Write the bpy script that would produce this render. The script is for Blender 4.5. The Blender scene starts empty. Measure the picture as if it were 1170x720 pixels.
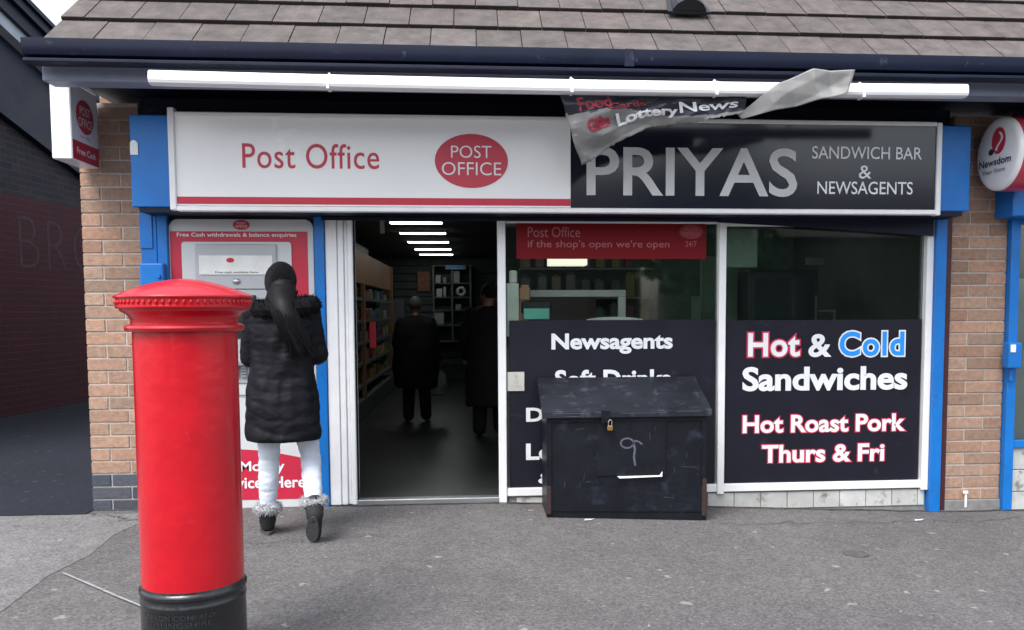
import bpy, bmesh, math, random
from mathutils import Vector, Matrix, noise
R = math.radians
scene = bpy.context.scene
col = scene.collection
rnd = random.Random(7)

# ------------------------------------------------------------------ camera, sky, sun, exposure
cam_d = bpy.data.cameras.new('camera'); cam = bpy.data.objects.new('camera', cam_d); col.objects.link(cam)
scene.camera = cam
YAW, PITCH, ROLL = .080, .070, .004
fw = Vector((math.sin(YAW)*math.cos(PITCH), math.cos(YAW)*math.cos(PITCH), -math.sin(PITCH)))
rt = fw.cross(Vector((0, 0, 1))).normalized(); up = rt.cross(fw)
r2 = rt*math.cos(ROLL) - up*math.sin(ROLL); u2 = up*math.cos(ROLL) + rt*math.sin(ROLL)
m = Matrix((r2, u2, -fw)).transposed().to_4x4(); m.translation = Vector((0, -6.06, 1.38))
cam.matrix_world = m
cam_d.sensor_width = 36; cam_d.lens = 36*1000/1170
cam_d.shift_x = -35/1170; cam_d.shift_y = 65/1170
cam_d.clip_start = .05; cam_d.clip_end = 2000

SUN_EL, SUN_AZ = 58, 215            # azimuth clockwise from +Y: behind the viewer, a little to the left
w = bpy.data.worlds.new('World'); scene.world = w; w.use_nodes = True
nt = w.node_tree; nt.nodes.clear()
sky = nt.nodes.new('ShaderNodeTexSky'); sky.sky_type = 'NISHITA'; sky.sun_disc = False
sky.sun_elevation = R(SUN_EL); sky.sun_rotation = R(SUN_AZ); sky.dust_density = 3; sky.air_density = 1.2
hs = nt.nodes.new('ShaderNodeHueSaturation'); hs.inputs['Saturation'].default_value = .42
bg = nt.nodes.new('ShaderNodeBackground'); bg.inputs['Strength'].default_value = .15
wo = nt.nodes.new('ShaderNodeOutputWorld')
nt.links.new(sky.outputs[0], hs.inputs['Color']); nt.links.new(hs.outputs[0], bg.inputs[0]); nt.links.new(bg.outputs[0], wo.inputs[0])
sd = bpy.data.lights.new('sun', 'SUN'); sd.energy = 1.35; sd.angle = R(26); sd.color = (1, .97, .93)
sun = bpy.data.objects.new('sun', sd); col.objects.link(sun)
a, e = R(SUN_AZ), R(SUN_EL)
dirv = Vector((math.sin(a)*math.cos(e), math.cos(a)*math.cos(e), math.sin(e)))
sun.rotation_euler = dirv.to_track_quat('Z', 'Y').to_euler()
sun.location = (-5, -12, 20)
vs = scene.view_settings
vs.view_transform = 'Standard'; vs.look = 'None'; vs.exposure = 1.2; vs.gamma = 1
scene.render.resolution_x = 1024; scene.render.resolution_y = 630
scene.render.engine = 'CYCLES'

# ------------------------------------------------------------------ helpers
ORG = {}
def tag(o, label=None, cat=None, group=None, kind=None):
    if label: o['label'] = label
    if cat: o['category'] = cat
    if group: o['group'] = group
    if kind: o['kind'] = kind
    return o
def empty(name, loc, label=None, cat=None, group=None):
    o = bpy.data.objects.new(name, None); o.empty_display_size = .1
    o.location = loc; col.objects.link(o); ORG[o] = Vector(loc)
    return tag(o, label, cat, group)
def copy_tree(o, delta, parent=None):
    c = o.copy(); col.objects.link(c); c.parent = parent
    if parent is None: c.location = o.location + Vector(delta)
    for ch in list(o.children): copy_tree(ch, (0, 0, 0), c)
    return c

class MB:
    def __init__(s):
        s.bm = bmesh.new(); s.t = s.bm.loops.layers.float_color.new('tint'); s.tint = (.5, .5, .5, 1); s.mi = 0
    def _paint(s, faces):
        for f in faces:
            f.material_index = s.mi
            for l in f.loops: l[s.t] = s.tint
    def box(s, x0, x1, y0, y1, z0, z1, b=0, M=None, seg=1):
        T = Matrix.Translation(((x0+x1)/2, (y0+y1)/2, (z0+z1)/2)) @ Matrix.Diagonal((abs(x1-x0), abs(y1-y0), abs(z1-z0), 1))
        if M is not None: T = M @ T
        r = bmesh.ops.create_cube(s.bm, size=1, matrix=T)
        vs_ = r['verts']; fs = set(f for v in vs_ for f in v.link_faces)
        if b > 0:
            es = set(e for v in vs_ for e in v.link_edges)
            rr = bmesh.ops.bevel(s.bm, geom=list(es), offset=b, segments=seg, profile=.6, affect='EDGES')
            fs = set(f for f in fs if f.is_valid) | set(rr['faces'])
            vs_ = set(v for f in fs for v in f.verts); fs = set(f for v in vs_ for f in v.link_faces)
        s._paint(fs); return s
    def poly(s, pts, thick=None):                      # pts: list of Vectors; thick: extrusion vector
        vs_ = [s.bm.verts.new(p) for p in pts]
        f = s.bm.faces.new(vs_); fs = [f]
        if thick is not None:
            t = Vector(thick)
            v2 = [s.bm.verts.new(Vector(p)+t) for p in pts]
            fs.append(s.bm.faces.new(list(reversed(v2))))
            n = len(pts)
            for i in range(n): fs.append(s.bm.faces.new((vs_[(i+1) % n], vs_[i], v2[i], v2[(i+1) % n])))
        s._paint(fs); return s
    def cyl(s, p0, p1, r0, r1=None, n=20, cap=True):
        r1 = r0 if r1 is None else r1
        p0, p1 = Vector(p0), Vector(p1); d = p1-p0
        T = Matrix.Translation((p0+p1)/2) @ d.to_track_quat('Z', 'Y').to_matrix().to_4x4()
        r = bmesh.ops.create_cone(s.bm, cap_ends=cap, segments=n, radius1=r0, radius2=r1, depth=d.length, matrix=T)
        fs = set(f for v in r['verts'] for f in v.link_faces); s._paint(fs); return s
    def sph(s, c, r, sc=(1, 1, 1), n=16, rot=None):
        T = Matrix.Translation(c) @ (rot.to_4x4() if rot else Matrix()) @ Matrix.Diagonal((r*sc[0], r*sc[1], r*sc[2], 1))
        q = bmesh.ops.create_uvsphere(s.bm, u_segments=n, v_segments=max(6, n//2), radius=1, matrix=T)
        fs = set(f for v in q['verts'] for f in v.link_faces); s._paint(fs); return s
    def loft(s, rings, cap=True):                       # rings: lists of Vectors, same count
        vr = [[s.bm.verts.new(p) for p in r] for r in rings]; fs = []
        n = len(vr[0])
        for a_, b_ in zip(vr, vr[1:]):
            for i in range(n): fs.append(s.bm.faces.new((a_[i], a_[(i+1) % n], b_[(i+1) % n], b_[i])))
        if cap: fs.append(s.bm.faces.new(list(reversed(vr[0])))); fs.append(s.bm.faces.new(vr[-1]))
        s._paint(fs); return s
    def lathe(s, prof, c, n=64, capb=True, k=1):
        prof = [(r_*k, z_) for r_, z_ in prof]
        rings = [[Vector((c[0]+r*math.cos(2*math.pi*i/n), c[1]+r*math.sin(2*math.pi*i/n), c[2]+z)) for i in range(n)] for r, z in prof]
        return s.loft(rings, capb)
    def tube(s, pts, radii, n=10, sq=1):
        pts = [Vector(p) for p in pts]; rings = []
        if not isinstance(radii, (list, tuple)): radii = [radii]*len(pts)
        for i, p in enumerate(pts):
            d = (pts[min(i+1, len(pts)-1)]-pts[max(i-1, 0)]).normalized()
            ref = Vector((1, 0, 0)) if abs(d.x) < .8 else Vector((0, 1, 0))
            a_ = d.cross(ref).normalized(); b_ = d.cross(a_)
            rings.append([p + radii[i]*(a_*math.cos(2*math.pi*k/n)*sq + b_*math.sin(2*math.pi*k/n)) for k in range(n)])
        return s.loft(rings)
    def cap(s, p0, r0, p1, r1, n=14):
        s.cyl(p0, p1, r0, r1, n); s.sph(p0, r0, n=n); s.sph(p1, r1, n=n); return s
    def build(s, name, mat, parent=None, origin=None, smooth=False, angle=None):
        o_ = ORG[parent] if parent is not None else Vector(origin or (0, 0, 0))
        bmesh.ops.recalc_face_normals(s.bm, faces=s.bm.faces)
        for v in s.bm.verts: v.co -= o_
        me = bpy.data.meshes.new(name); s.bm.to_mesh(me); s.bm.free()
        for m_ in (mat if isinstance(mat, (list, tuple)) else [mat]): me.materials.append(m_)
        if smooth or angle:
            me.polygons.foreach_set('use_smooth', [True]*len(me.polygons))
            if angle: me.set_sharp_from_angle(angle=R(angle))
        o = bpy.data.objects.new(name, me); col.objects.link(o)
        if parent is not None: o.parent = parent
        else: o.location = o_
        ORG[o] = o_
        return o

def voxel(o, size, smooth=4, decim=None):
    md = o.modifiers.new('r', 'REMESH'); md.mode = 'VOXEL'; md.voxel_size = size; md.use_smooth_shade = True
    if smooth: s_ = o.modifiers.new('s', 'SMOOTH'); s_.factor = .5; s_.iterations = smooth
    if decim: d_ = o.modifiers.new('d', 'DECIMATE'); d_.ratio = decim
    bpy.context.view_layer.update()
    dg = bpy.context.evaluated_depsgraph_get()
    me = bpy.data.meshes.new_from_object(o.evaluated_get(dg))
    mats = [m_ for m_ in o.data.materials]
    o.modifiers.clear(); o.data = me
    if not me.materials:
        for m_ in mats: me.materials.append(m_)
    me.polygons.foreach_set('use_smooth', [True]*len(me.polygons))
    return o

def crumple(o, amp, k, dirs=(1, 1, 1), k2=None):
    N_ = [v.normal.copy() for v in o.data.vertices]
    for v, n_ in zip(o.data.vertices, N_):
        p = v.co
        a_ = noise.noise(Vector((p.x*k*dirs[0], p.y*k*dirs[1], p.z*k*dirs[2])))
        b_ = 1-2*abs(noise.noise(Vector((p.x*k*1.9*dirs[0]+7, p.y*k*1.9*dirs[1], p.z*k*1.9*dirs[2]))))
        v.co = p + n_*amp*(a_*.9+b_*.55)
    o.data.update(); return o
# ------------------------------------------------------------------ materials
def mat(name, colr, rough=.6, metal=0, var=.12, scale=6, bump=0, bscale=60, coat=0, spec=.5, tint=0, dirt=None, emit=None, estr=0, sheen=0):
    m_ = bpy.data.materials.new(name); m_.use_nodes = True
    n = m_.node_tree.nodes; L = m_.node_tree.links; p = n['Principled BSDF']
    tc = n.new('ShaderNodeTexCoord')
    no = n.new('ShaderNodeTexNoise'); no.inputs['Scale'].default_value = scale; no.inputs['Detail'].default_value = 6; no.inputs['Roughness'].default_value = .65
    L.new(tc.outputs['Object'], no.inputs['Vector'])
    mr = n.new('ShaderNodeMapRange'); mr.inputs['From Min'].default_value = .3; mr.inputs['From Max'].default_value = .7
    mr.inputs['To Min'].default_value = 1-var; mr.inputs['To Max'].default_value = 1+var
    L.new(no.outputs['Fac'], mr.inputs['Value'])
    mx = n.new('ShaderNodeVectorMath'); mx.operation = 'SCALE'; mx.inputs[0].default_value = colr[:3]
    L.new(mr.outputs[0], mx.inputs['Scale'])
    out = mx.outputs[0]
    if tint:
        at = n.new('ShaderNodeAttribute'); at.attribute_name = 'tint'
        sc = n.new('ShaderNodeVectorMath'); sc.operation = 'SCALE'; sc.inputs['Scale'].default_value = 2.0
        L.new(at.outputs['Vector'], sc.inputs[0])
        mu = n.new('ShaderNodeVectorMath'); mu.operation = 'MULTIPLY'; L.new(out, mu.inputs[0]); L.new(sc.outputs[0], mu.inputs[1]); out = mu.outputs[0]
    if dirt:                                            # (colour, amount threshold, scale)
        dn = n.new('ShaderNodeTexNoise'); dn.inputs['Scale'].default_value = dirt[2]; dn.inputs['Detail'].default_value = 8; dn.inputs['Roughness'].default_value = .7
        L.new(tc.outputs['Object'], dn.inputs['Vector'])
        dr = n.new('ShaderNodeMapRange'); dr.inputs['From Min'].default_value = dirt[1]; dr.inputs['From Max'].default_value = dirt[1]+.12; L.new(dn.outputs['Fac'], dr.inputs['Value'])
        dm = n.new('ShaderNodeMix'); dm.data_type = 'RGBA'; L.new(dr.outputs[0], dm.inputs[0]); L.new(out, dm.inputs[6]); dm.inputs[7].default_value = (*dirt[0], 1); out = dm.outputs[2]
    L.new(out, p.inputs['Base Color'])
    rr = n.new('ShaderNodeMapRange'); rr.inputs['To Min'].default_value = max(.02, rough*.8); rr.inputs['To Max'].default_value = min(1, rough*1.25)
    L.new(no.outputs['Fac'], rr.inputs['Value']); L.new(rr.outputs[0], p.inputs['Roughness'])
    p.inputs['Metallic'].default_value = metal; p.inputs['Specular IOR Level'].default_value = spec
    p.inputs['Coat Weight'].default_value = coat; p.inputs['Coat Roughness'].default_value = .12
    if sheen: p.inputs['Sheen Weight'].default_value = sheen
    if bump:
        bn = n.new('ShaderNodeTexNoise'); bn.inputs['Scale'].default_value = bscale; bn.inputs['Detail'].default_value = 5
        L.new(tc.outputs['Object'], bn.inputs['Vector'])
        b_ = n.new('ShaderNodeBump'); b_.inputs['Strength'].default_value = bump; b_.inputs['Distance'].default_value = .01
        L.new(bn.outputs['Fac'], b_.inputs['Height']); L.new(b_.outputs[0], p.inputs['Normal'])
    if emit: p.inputs['Emission Color'].default_value = (*emit, 1); p.inputs['Emission Strength'].default_value = estr
    return m_

def brick_wall_mat(name, c1, c2, mortar, axis='y', band=None, scale=1):
    m_ = bpy.data.materials.new(name); m_.use_nodes = True
    n = m_.node_tree.nodes; L = m_.node_tree.links; p = n['Principled BSDF']
    ge = n.new('ShaderNodeNewGeometry'); sp = n.new('ShaderNodeSeparateXYZ'); L.new(ge.outputs['Position'], sp.inputs[0])
    cb = n.new('ShaderNodeCombineXYZ'); L.new(sp.outputs['Y' if axis == 'y' else 'X'], cb.inputs[0]); L.new(sp.outputs['Z'], cb.inputs[1])
    br = n.new('ShaderNodeTexBrick'); L.new(cb.outputs[0], br.inputs['Vector'])
    br.inputs['Scale'].default_value = 1; br.inputs['Brick Width'].default_value = .258*scale; br.inputs['Row Height'].default_value = .087*scale
    br.inputs['Mortar Size'].default_value = .007; br.inputs['Mortar Smooth'].default_value = .3; br.inputs['Bias'].default_value = 0
    br.inputs['Color1'].default_value = (*c1, 1); br.inputs['Color2'].default_value = (*c2, 1); br.inputs['Mortar'].default_value = (*mortar, 1)
    out = br.outputs['Color']
    no = n.new('ShaderNodeTexNoise'); no.inputs['Scale'].default_value = 3; no.inputs['Detail'].default_value = 8; L.new(ge.outputs['Position'], no.inputs['Vector'])
    mr = n.new('ShaderNodeMapRange'); mr.inputs['To Min'].default_value = .6; mr.inputs['To Max'].default_value = 1.4; L.new(no.outputs['Fac'], mr.inputs['Value'])
    sc = n.new('ShaderNodeVectorMath'); sc.operation = 'SCALE'; L.new(out, sc.inputs[0]); L.new(mr.outputs[0], sc.inputs['Scale']); out = sc.outputs[0]
    if band:                                            # painted dado below a height
        lt = n.new('ShaderNodeMath'); lt.operation = 'LESS_THAN'; lt.inputs[1].default_value = band[0]; L.new(sp.outputs['Z'], lt.inputs[0])
        ml = n.new('ShaderNodeVectorMath'); ml.operation = 'SCALE'; ml.inputs[0].default_value = band[1]
        bf = n.new('ShaderNodeMapRange'); bf.inputs['To Min'].default_value = 1.0; bf.inputs['To Max'].default_value = 2.1; L.new(br.outputs['Fac'], bf.inputs['Value'])
        bm2 = n.new('ShaderNodeMath'); bm2.operation = 'MULTIPLY'; L.new(bf.outputs[0], bm2.inputs[0]); L.new(mr.outputs[0], bm2.inputs[1]); L.new(bm2.outputs[0], ml.inputs['Scale'])
        mx = n.new('ShaderNodeMix'); mx.data_type = 'RGBA'; L.new(lt.outputs[0], mx.inputs[0]); L.new(out, mx.inputs[6]); L.new(ml.outputs[0], mx.inputs[7]); out = mx.outputs[2]
    L.new(out, p.inputs['Base Color']); p.inputs['Roughness'].default_value = .85
    b_ = n.new('ShaderNodeBump'); b_.inputs['Strength'].default_value = .8; b_.inputs['Distance'].default_value = .008; b_.invert = True
    L.new(br.outputs['Fac'], b_.inputs['Height']); L.new(b_.outputs[0], p.inputs['Normal'])
    return m_

def asphalt(name, base, specks=True, spot=.55, rough=.9):
    m_ = bpy.data.materials.new(name); m_.use_nodes = True
    n = m_.node_tree.nodes; L = m_.node_tree.links; p = n['Principled BSDF']
    ge = n.new('ShaderNodeNewGeometry'); pos = ge.outputs['Position']
    def nz(scale, det=6, ro=.6):
        q = n.new('ShaderNodeTexNoise'); q.inputs['Scale'].default_value = scale; q.inputs['Detail'].default_value = det; q.inputs['Roughness'].default_value = ro
        L.new(pos, q.inputs['Vector']); return q.outputs['Fac']
    def mr(v, a_, b_, c_, d_):
        q = n.new('ShaderNodeMapRange'); q.inputs[1].default_value = a_; q.inputs[2].default_value = b_; q.inputs[3].default_value = c_; q.inputs[4].default_value = d_
        L.new(v, q.inputs[0]); return q.outputs[0]
    def mul(a_, b_):
        q = n.new('ShaderNodeMath'); q.operation = 'MULTIPLY'; L.new(a_, q.inputs[0]); L.new(b_, q.inputs[1]); return q.outputs[0]
    big = mr(nz(.7, 8, .65), .3, .7, .80, 1.16); mid = mr(nz(11, 6, .7), .3, .7, .88, 1.12)
    vo = n.new('ShaderNodeTexVoronoi'); vo.inputs['Scale'].default_value = 95; L.new(pos, vo.inputs['Vector'])
    sx = n.new('ShaderNodeSeparateXYZ'); L.new(vo.outputs['Color'], sx.inputs[0])
    agg = mr(sx.outputs[0], 0, 1, .68, 1.32)
    tot = mul(mul(big, mid), agg)
    sc = n.new('ShaderNodeVectorMath'); sc.operation = 'SCALE'; sc.inputs[0].default_value = base; L.new(tot, sc.inputs['Scale']); out = sc.outputs[0]
    def spots(scale, r_lo, keep, colr, fac, warp=.5):
        nonlocal out
        wn = n.new('ShaderNodeTexNoise'); wn.inputs['Scale'].default_value = scale*3; L.new(pos, wn.inputs['Vector'])
        wv = n.new('ShaderNodeVectorMath'); wv.operation = 'MULTIPLY_ADD'; L.new(wn.outputs['Color'], wv.inputs[0]); wv.inputs[1].default_value = (warp/scale,)*3; L.new(pos, wv.inputs[2])
        fl = n.new('ShaderNodeVectorMath'); fl.operation = 'MULTIPLY'; L.new(wv.outputs[0], fl.inputs[0]); fl.inputs[1].default_value = (1, 1, 0)
        v = n.new('ShaderNodeTexVoronoi'); v.voronoi_dimensions = '2D'; v.inputs['Scale'].default_value = scale; L.new(fl.outputs[0], v.inputs['Vector'])
        s2 = n.new('ShaderNodeSeparateXYZ'); L.new(v.outputs['Color'], s2.inputs[0])
        rad = mr(s2.outputs[1], 0, 1, r_lo*.5, r_lo*1.3)
        df = n.new('ShaderNodeMath'); df.operation = 'SUBTRACT'; L.new(rad, df.inputs[0]); L.new(v.outputs['Distance'], df.inputs[1])
        on = mr(df.outputs[0], 0, r_lo*.25, 0, fac)
        kp = n.new('ShaderNodeMath'); kp.operation = 'LESS_THAN'; L.new(s2.outputs[0], kp.inputs[0]); kp.inputs[1].default_value = keep
        f_ = mul(on, kp.outputs[0])
        mx = n.new('ShaderNodeMix'); mx.data_type = 'RGBA'; L.new(f_, mx.inputs[0]); L.new(out, mx.inputs[6]); mx.inputs[7].default_value = (*colr, 1); out = mx.outputs[2]
    if specks:
        spots(5, .07, .34, (.34, .33, .32), spot)
        spots(11, .08, .20, (.30, .29, .28), spot*.6)
        spots(26, .12, .16, (.30, .29, .28), spot*.8)
        spots(60, .16, .12, (.30, .29, .28), spot*.7)
        spots(2.3, .06, .35, (.075, .072, .072), .55, 1.2)
        spots(7, .10, .16, (.07, .07, .07), .6)
    L.new(out, p.inputs['Base Color']); p.inputs['Roughness'].default_value = rough; p.inputs['Specular IOR Level'].default_value = .3
    b_ = n.new('ShaderNodeBump'); b_.inputs['Strength'].default_value = .5; b_.inputs['Distance'].default_value = .004
    L.new(sx.outputs[0], b_.inputs['Height']); L.new(b_.outputs[0], p.inputs['Normal'])
    return m_

def glass_mat(name, tintc=(.62, .72, .66), boost=1.0):
    m_ = bpy.data.materials.new(name); m_.use_nodes = True
    n = m_.node_tree.nodes; L = m_.node_tree.links; n.clear()
    o = n.new('ShaderNodeOutputMaterial'); mx = n.new('ShaderNodeMixShader'); tr = n.new('ShaderNodeBsdfTransparent'); gl = n.new('ShaderNodeBsdfGlossy')
    fr = n.new('ShaderNodeFresnel'); fr.inputs['IOR'].default_value = 1.5
    mm = n.new('ShaderNodeMath'); mm.operation = 'MULTIPLY'; mm.inputs[1].default_value = boost; mm.use_clamp = True
    no = n.new('ShaderNodeTexNoise'); no.inputs['Scale'].default_value = 1.3
    b_ = n.new('ShaderNodeBump'); b_.inputs['Strength'].default_value = .03; b_.inputs['Distance'].default_value = .02; L.new(no.outputs['Fac'], b_.inputs['Height']); L.new(b_.outputs[0], gl.inputs['Normal'])
    tr.inputs[0].default_value = (*tintc, 1); gl.inputs['Roughness'].default_value = .03
    L.new(fr.outputs[0], mm.inputs[0]); L.new(mm.outputs[0], mx.inputs[0]); L.new(tr.outputs[0], mx.inputs[1]); L.new(gl.outputs[0], mx.inputs[2]); L.new(mx.outputs[0], o.inputs[0])
    return m_

m_navy = mat('navy_paint', (.0035, .0075, .026), .5, spec=.3, var=.2, scale=3, bump=.05, dirt=((.05, .06, .09), .62, 14))
m_navy2 = mat('slate_navy_paint', (.20, .23, .32), .5, var=.15, scale=4, dirt=((.16, .17, .2), .6, 20))
m_blue = mat('blue_paint', (.003, .155, .52), .38, var=.10, scale=5, dirt=((.03, .10, .28), .60, 11), bump=.10, bscale=25)
m_white = mat('white_aluminium', (.82, .83, .85), .4, var=.05, scale=8, dirt=((.42, .41, .39), .68, 16))
m_trough = mat('white_trough', (.90, .91, .93), .35, var=.03, scale=5, dirt=((.5, .5, .48), .72, 20))
m_wtile = mat('old_white_tile', (.50, .51, .50), .35, var=.14, scale=7, dirt=((.20, .19, .17), .55, 9), tint=1)
m_grout = mat('grey_render', (.20, .20, .20), .9, var=.25, scale=12, bump=.3)
m_brick = mat('buff_brick', (.335, .215, .155), .9, var=.28, scale=28, bump=.5, bscale=110, tint=1)
m_bbrick = mat('blue_engineering_brick', (.062, .072, .095), .6, var=.2, scale=28, bump=.3, tint=1)
m_mortar = mat('mortar', (.44, .41, .38), .95, var=.15, scale=20, bump=.5, bscale=150)
m_tile = mat('roof_tile', (.094, .080, .076), .9, var=.40, scale=9, bump=.5, bscale=90, tint=1, dirt=((.30, .29, .27), .69, 26))
m_tiledark = mat('tile_underside', (.04, .035, .04), .95)
m_maroon = mat('maroon_paint', (.055, .012, .018), .5, var=.2)
m_signw = mat('sign_white_acrylic', (.88, .89, .90), .25, var=.02, scale=1.5, coat=.2, dirt=((.62, .63, .62), .70, 5))
m_red = mat('sign_red_vinyl', (.52, .02, .055), .35, var=.05)
m_redtxt = mat('sign_red_lettering', (.55, .035, .07), .4, var=.05)
m_black = mat('sign_black_acrylic', (.010, .012, .024), .12, var=.1, scale=2, coat=.25)
m_silver = mat('silver_lettering', (.56, .57, .57), .4, metal=.1, var=.08, scale=3)
m_wlet = mat('white_lettering', (.80, .82, .85), .45, var=.05)
m_vinyl = mat('dark_window_vinyl', (.010, .0105, .020), .3, var=.22, scale=2.5, coat=.0, spec=.4, dirt=((.035, .038, .06), .60, 4))
m_cyan = mat('blue_lettering', (.012, .30, .92), .45, var=.04)
m_pink = mat('red_lettering_outline', (.62, .03, .09), .45, var=.04)
m_glass = glass_mat('window_glass', (.92, .97, .94), 1.5)
m_pbred = mat('pillar_box_red', (.50, .0016, .011), .30, var=.12, scale=5, coat=.3, bump=.35, bscale=16, dirt=((.56, .018, .035), .62, 11))
m_pbblack = mat('pillar_box_black', (.012, .013, .016), .3, var=.3, scale=10, coat=.3, bump=.25, bscale=30, dirt=((.05, .05, .05), .66, 25))
m_chest = mat('weathered_black_steel', (.006, .0075, .012), .42, spec=.3, var=.35, scale=5, bump=.15, bscale=30, dirt=((.022, .027, .042), .56, 7))
m_lid = mat('worn_lid_steel_with_sheen', (.015, .018, .026), .38, var=.4, scale=4, bump=.15, bscale=25, spec=.4, dirt=((.055, .062, .08), .56, 11))  # lighter than the body: sheen on the lid put into colour, plus wear
m_rust = mat('rusty_steel', (.035, .014, .014), .8, var=.4, scale=20, bump=.4)
m_chalk = mat('chalky_scuff', (.085, .09, .12), .9, var=.3, scale=40)
m_brass = mat('brass', (.55, .30, .10), .35, metal=.8)
m_steel = mat('steel', (.45, .46, .48), .35, metal=.8)
m_grey = mat('atm_grey_plastic', (.42, .44, .47), .4, var=.04, scale=4)
m_lgrey = mat('atm_light_grey_plastic', (.58, .60, .62), .4, var=.04)
m_dark = mat('black_plastic', (.012, .013, .016), .35)
m_skin = mat('skin', (.42, .22, .15), .5, var=.06)
m_hair = mat('black_hair', (.006, .0055, .0075), .55, spec=.2, var=.3, scale=30, bump=.1, bscale=60)
m_ghair = mat('grey_hair', (.12, .115, .11), .6, var=.3, scale=60)
m_coat = mat('black_padded_nylon', (.0042, .0044, .0075), .55, var=.3, scale=14, bump=.5, bscale=16, spec=.2)
m_fur = mat('black_faux_fur', (.004, .004, .006), .8, spec=.15, var=.4, scale=50)
m_gfur = mat('grey_faux_fur', (.36, .37, .39), .9, var=.3, scale=60)
m_jean = mat('white_denim', (.60, .65, .74), .8, var=.10, scale=9, bump=.9, bscale=13)
m_suede = mat('black_suede', (.012, .012, .015), .8, var=.3, scale=30)
m_sole = mat('rubber_sole', (.06, .06, .065), .8, var=.3, scale=40, bump=.4)
m_cloth = mat('dark_cloth', (.005, .0055, .007), .9, var=.3)
m_foil = mat('silver_vinyl_back_and_sheen', (.25, .25, .25), .5, metal=.0, var=.10, scale=12, bump=.15, bscale=20)
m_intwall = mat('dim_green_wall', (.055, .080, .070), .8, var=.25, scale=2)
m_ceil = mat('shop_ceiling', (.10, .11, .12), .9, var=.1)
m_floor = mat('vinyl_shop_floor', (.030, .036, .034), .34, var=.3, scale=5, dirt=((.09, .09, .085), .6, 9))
m_slat = mat('slatwall', (.075, .10, .09), .6, var=.15)
m_oak = mat('orange_oak_laminate', (.30, .16, .08), .5, var=.25, scale=12)
m_shelf = mat('shelf_metal', (.14, .15, .15), .5)
m_tube = mat('lit_tube', (.8, .8, .8), .5, emit=(.95, 1, .97), estr=3.6)
m_tube2 = mat('added_light_tube', (.8, .8, .8), .5, emit=(1, .98, .93), estr=10)
m_bag = mat('thin_carrier_bag', (.20, .26, .24), .5, var=.2, bump=.5, bscale=20)
m_teal = mat('teal_plastic', (.22, .66, .58), .5)
m_cream = mat('cream_card', (.55, .54, .48), .6)
m_asph = asphalt('pavement_asphalt', (.114, .110, .111))
m_asph2 = asphalt('pale_asphalt', (.160, .157, .158))
m_alley = asphalt('shade_tinted_alley_asphalt', (.011, .014, .024), spot=.10)  # shade of the alley mixed into a much darker asphalt colour
m_paint = mat('worn_white_paint', (.25, .25, .255), .8, var=.3, scale=30)
m_side = brick_wall_mat('side_wall_brick', (.27, .17, .12), (.20, .13, .10), (.35, .32, .29), 'y')
m_alleywall = brick_wall_mat('shade_tinted_alley_brick', (.026, .022, .030), (.010, .011, .018), (.045, .045, .055), 'y', band=(2.9, (.042, .0075, .014)))  # alley shade put into the brick and dado colours
m_rear = brick_wall_mat('terrace_brick', (.085, .11, .09), (.065, .085, .07), (.12, .14, .12), 'x')
m_leaf = mat('leaves', (.05, .085, .03), .7, var=.5, scale=3)
m_bark = mat('bark', (.10, .08, .06), .9, var=.3, bump=.5)

# ------------------------------------------------------------------ lettering
def glyphs(body, off=0, sx=1, spacing=1, align='CENTER', line=1):
    cu = bpy.data.curves.new('txt', 'FONT'); cu.body = body; cu.size = 1; cu.offset = off; cu.resolution_u = 4
    cu.align_x = align; cu.space_character = spacing; cu.space_line = line
    ob = bpy.data.objects.new('txt', cu); col.objects.link(ob)
    dg = bpy.context.evaluated_depsgraph_get()
    me = bpy.data.meshes.new_from_object(ob.evaluated_get(dg))
    bpy.data.objects.remove(ob); bpy.data.curves.remove(cu)
    V = [v.co.copy() for v in me.vertices]; P = [list(p.vertices) for p in me.polygons]
    bpy.data.meshes.remove(me)
    return V, P
def fitted(body, u0, u1, v0, v1, off=0, base=None, spacing=1, line=1):
    """text scaled into the rectangle u0..u1, v0..v1 (base: offset whose bounds give the fit)"""
    V, P = glyphs(body, off, spacing=spacing, line=line)
    B = V if base is None else glyphs(body, base, spacing=spacing, line=line)[0]
    ax, bx_ = min(v.x for v in B), max(v.x for v in B); ay, by = min(v.y for v in B), max(v.y for v in B)
    return [((v.x-ax)/(bx_-ax)*(u1-u0)+u0, (v.y-ay)/(by-ay)*(v1-v0)+v0) for v in V], P
def letter_mesh(name, items, mt, parent, fmap, thick=.0015):
    for it in items: o = letter_one(name, [it], mt, parent, fmap, thick)
    return o
def letter_one(name, items, mt, parent, fmap, thick=.0015):
    """items: (V2, P) pairs; fmap(u, v, h) -> world point"""
    bm = bmesh.new()
    for V, P in items:
        a_ = [bm.verts.new(fmap(u, v, thick)) for u, v in V]
        for p in P:
            try: bm.faces.new([a_[i] for i in p])
            except ValueError: pass
    o_ = ORG[parent]
    for v in bm.verts: v.co -= o_
    me = bpy.data.meshes.new(name); bm.to_mesh(me); bm.free(); me.materials.append(mt)
    o = bpy.data.objects.new(name, me); col.objects.link(o); o.parent = parent; ORG[o] = o_
    return o
def front(y): return lambda u, v, h: Vector((u, y-h, v))
def disc(u, v, ru, rv, n=40):
    V = [(u+ru*math.cos(2*math.pi*i/n), v+rv*math.sin(2*math.pi*i/n)) for i in range(n)]
    return V, [list(range(n))]
def rect(u0, u1, v0, v1): return [(u0, v0), (u1, v0), (u1, v1), (u0, v1)], [[0, 1, 2, 3]]

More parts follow.
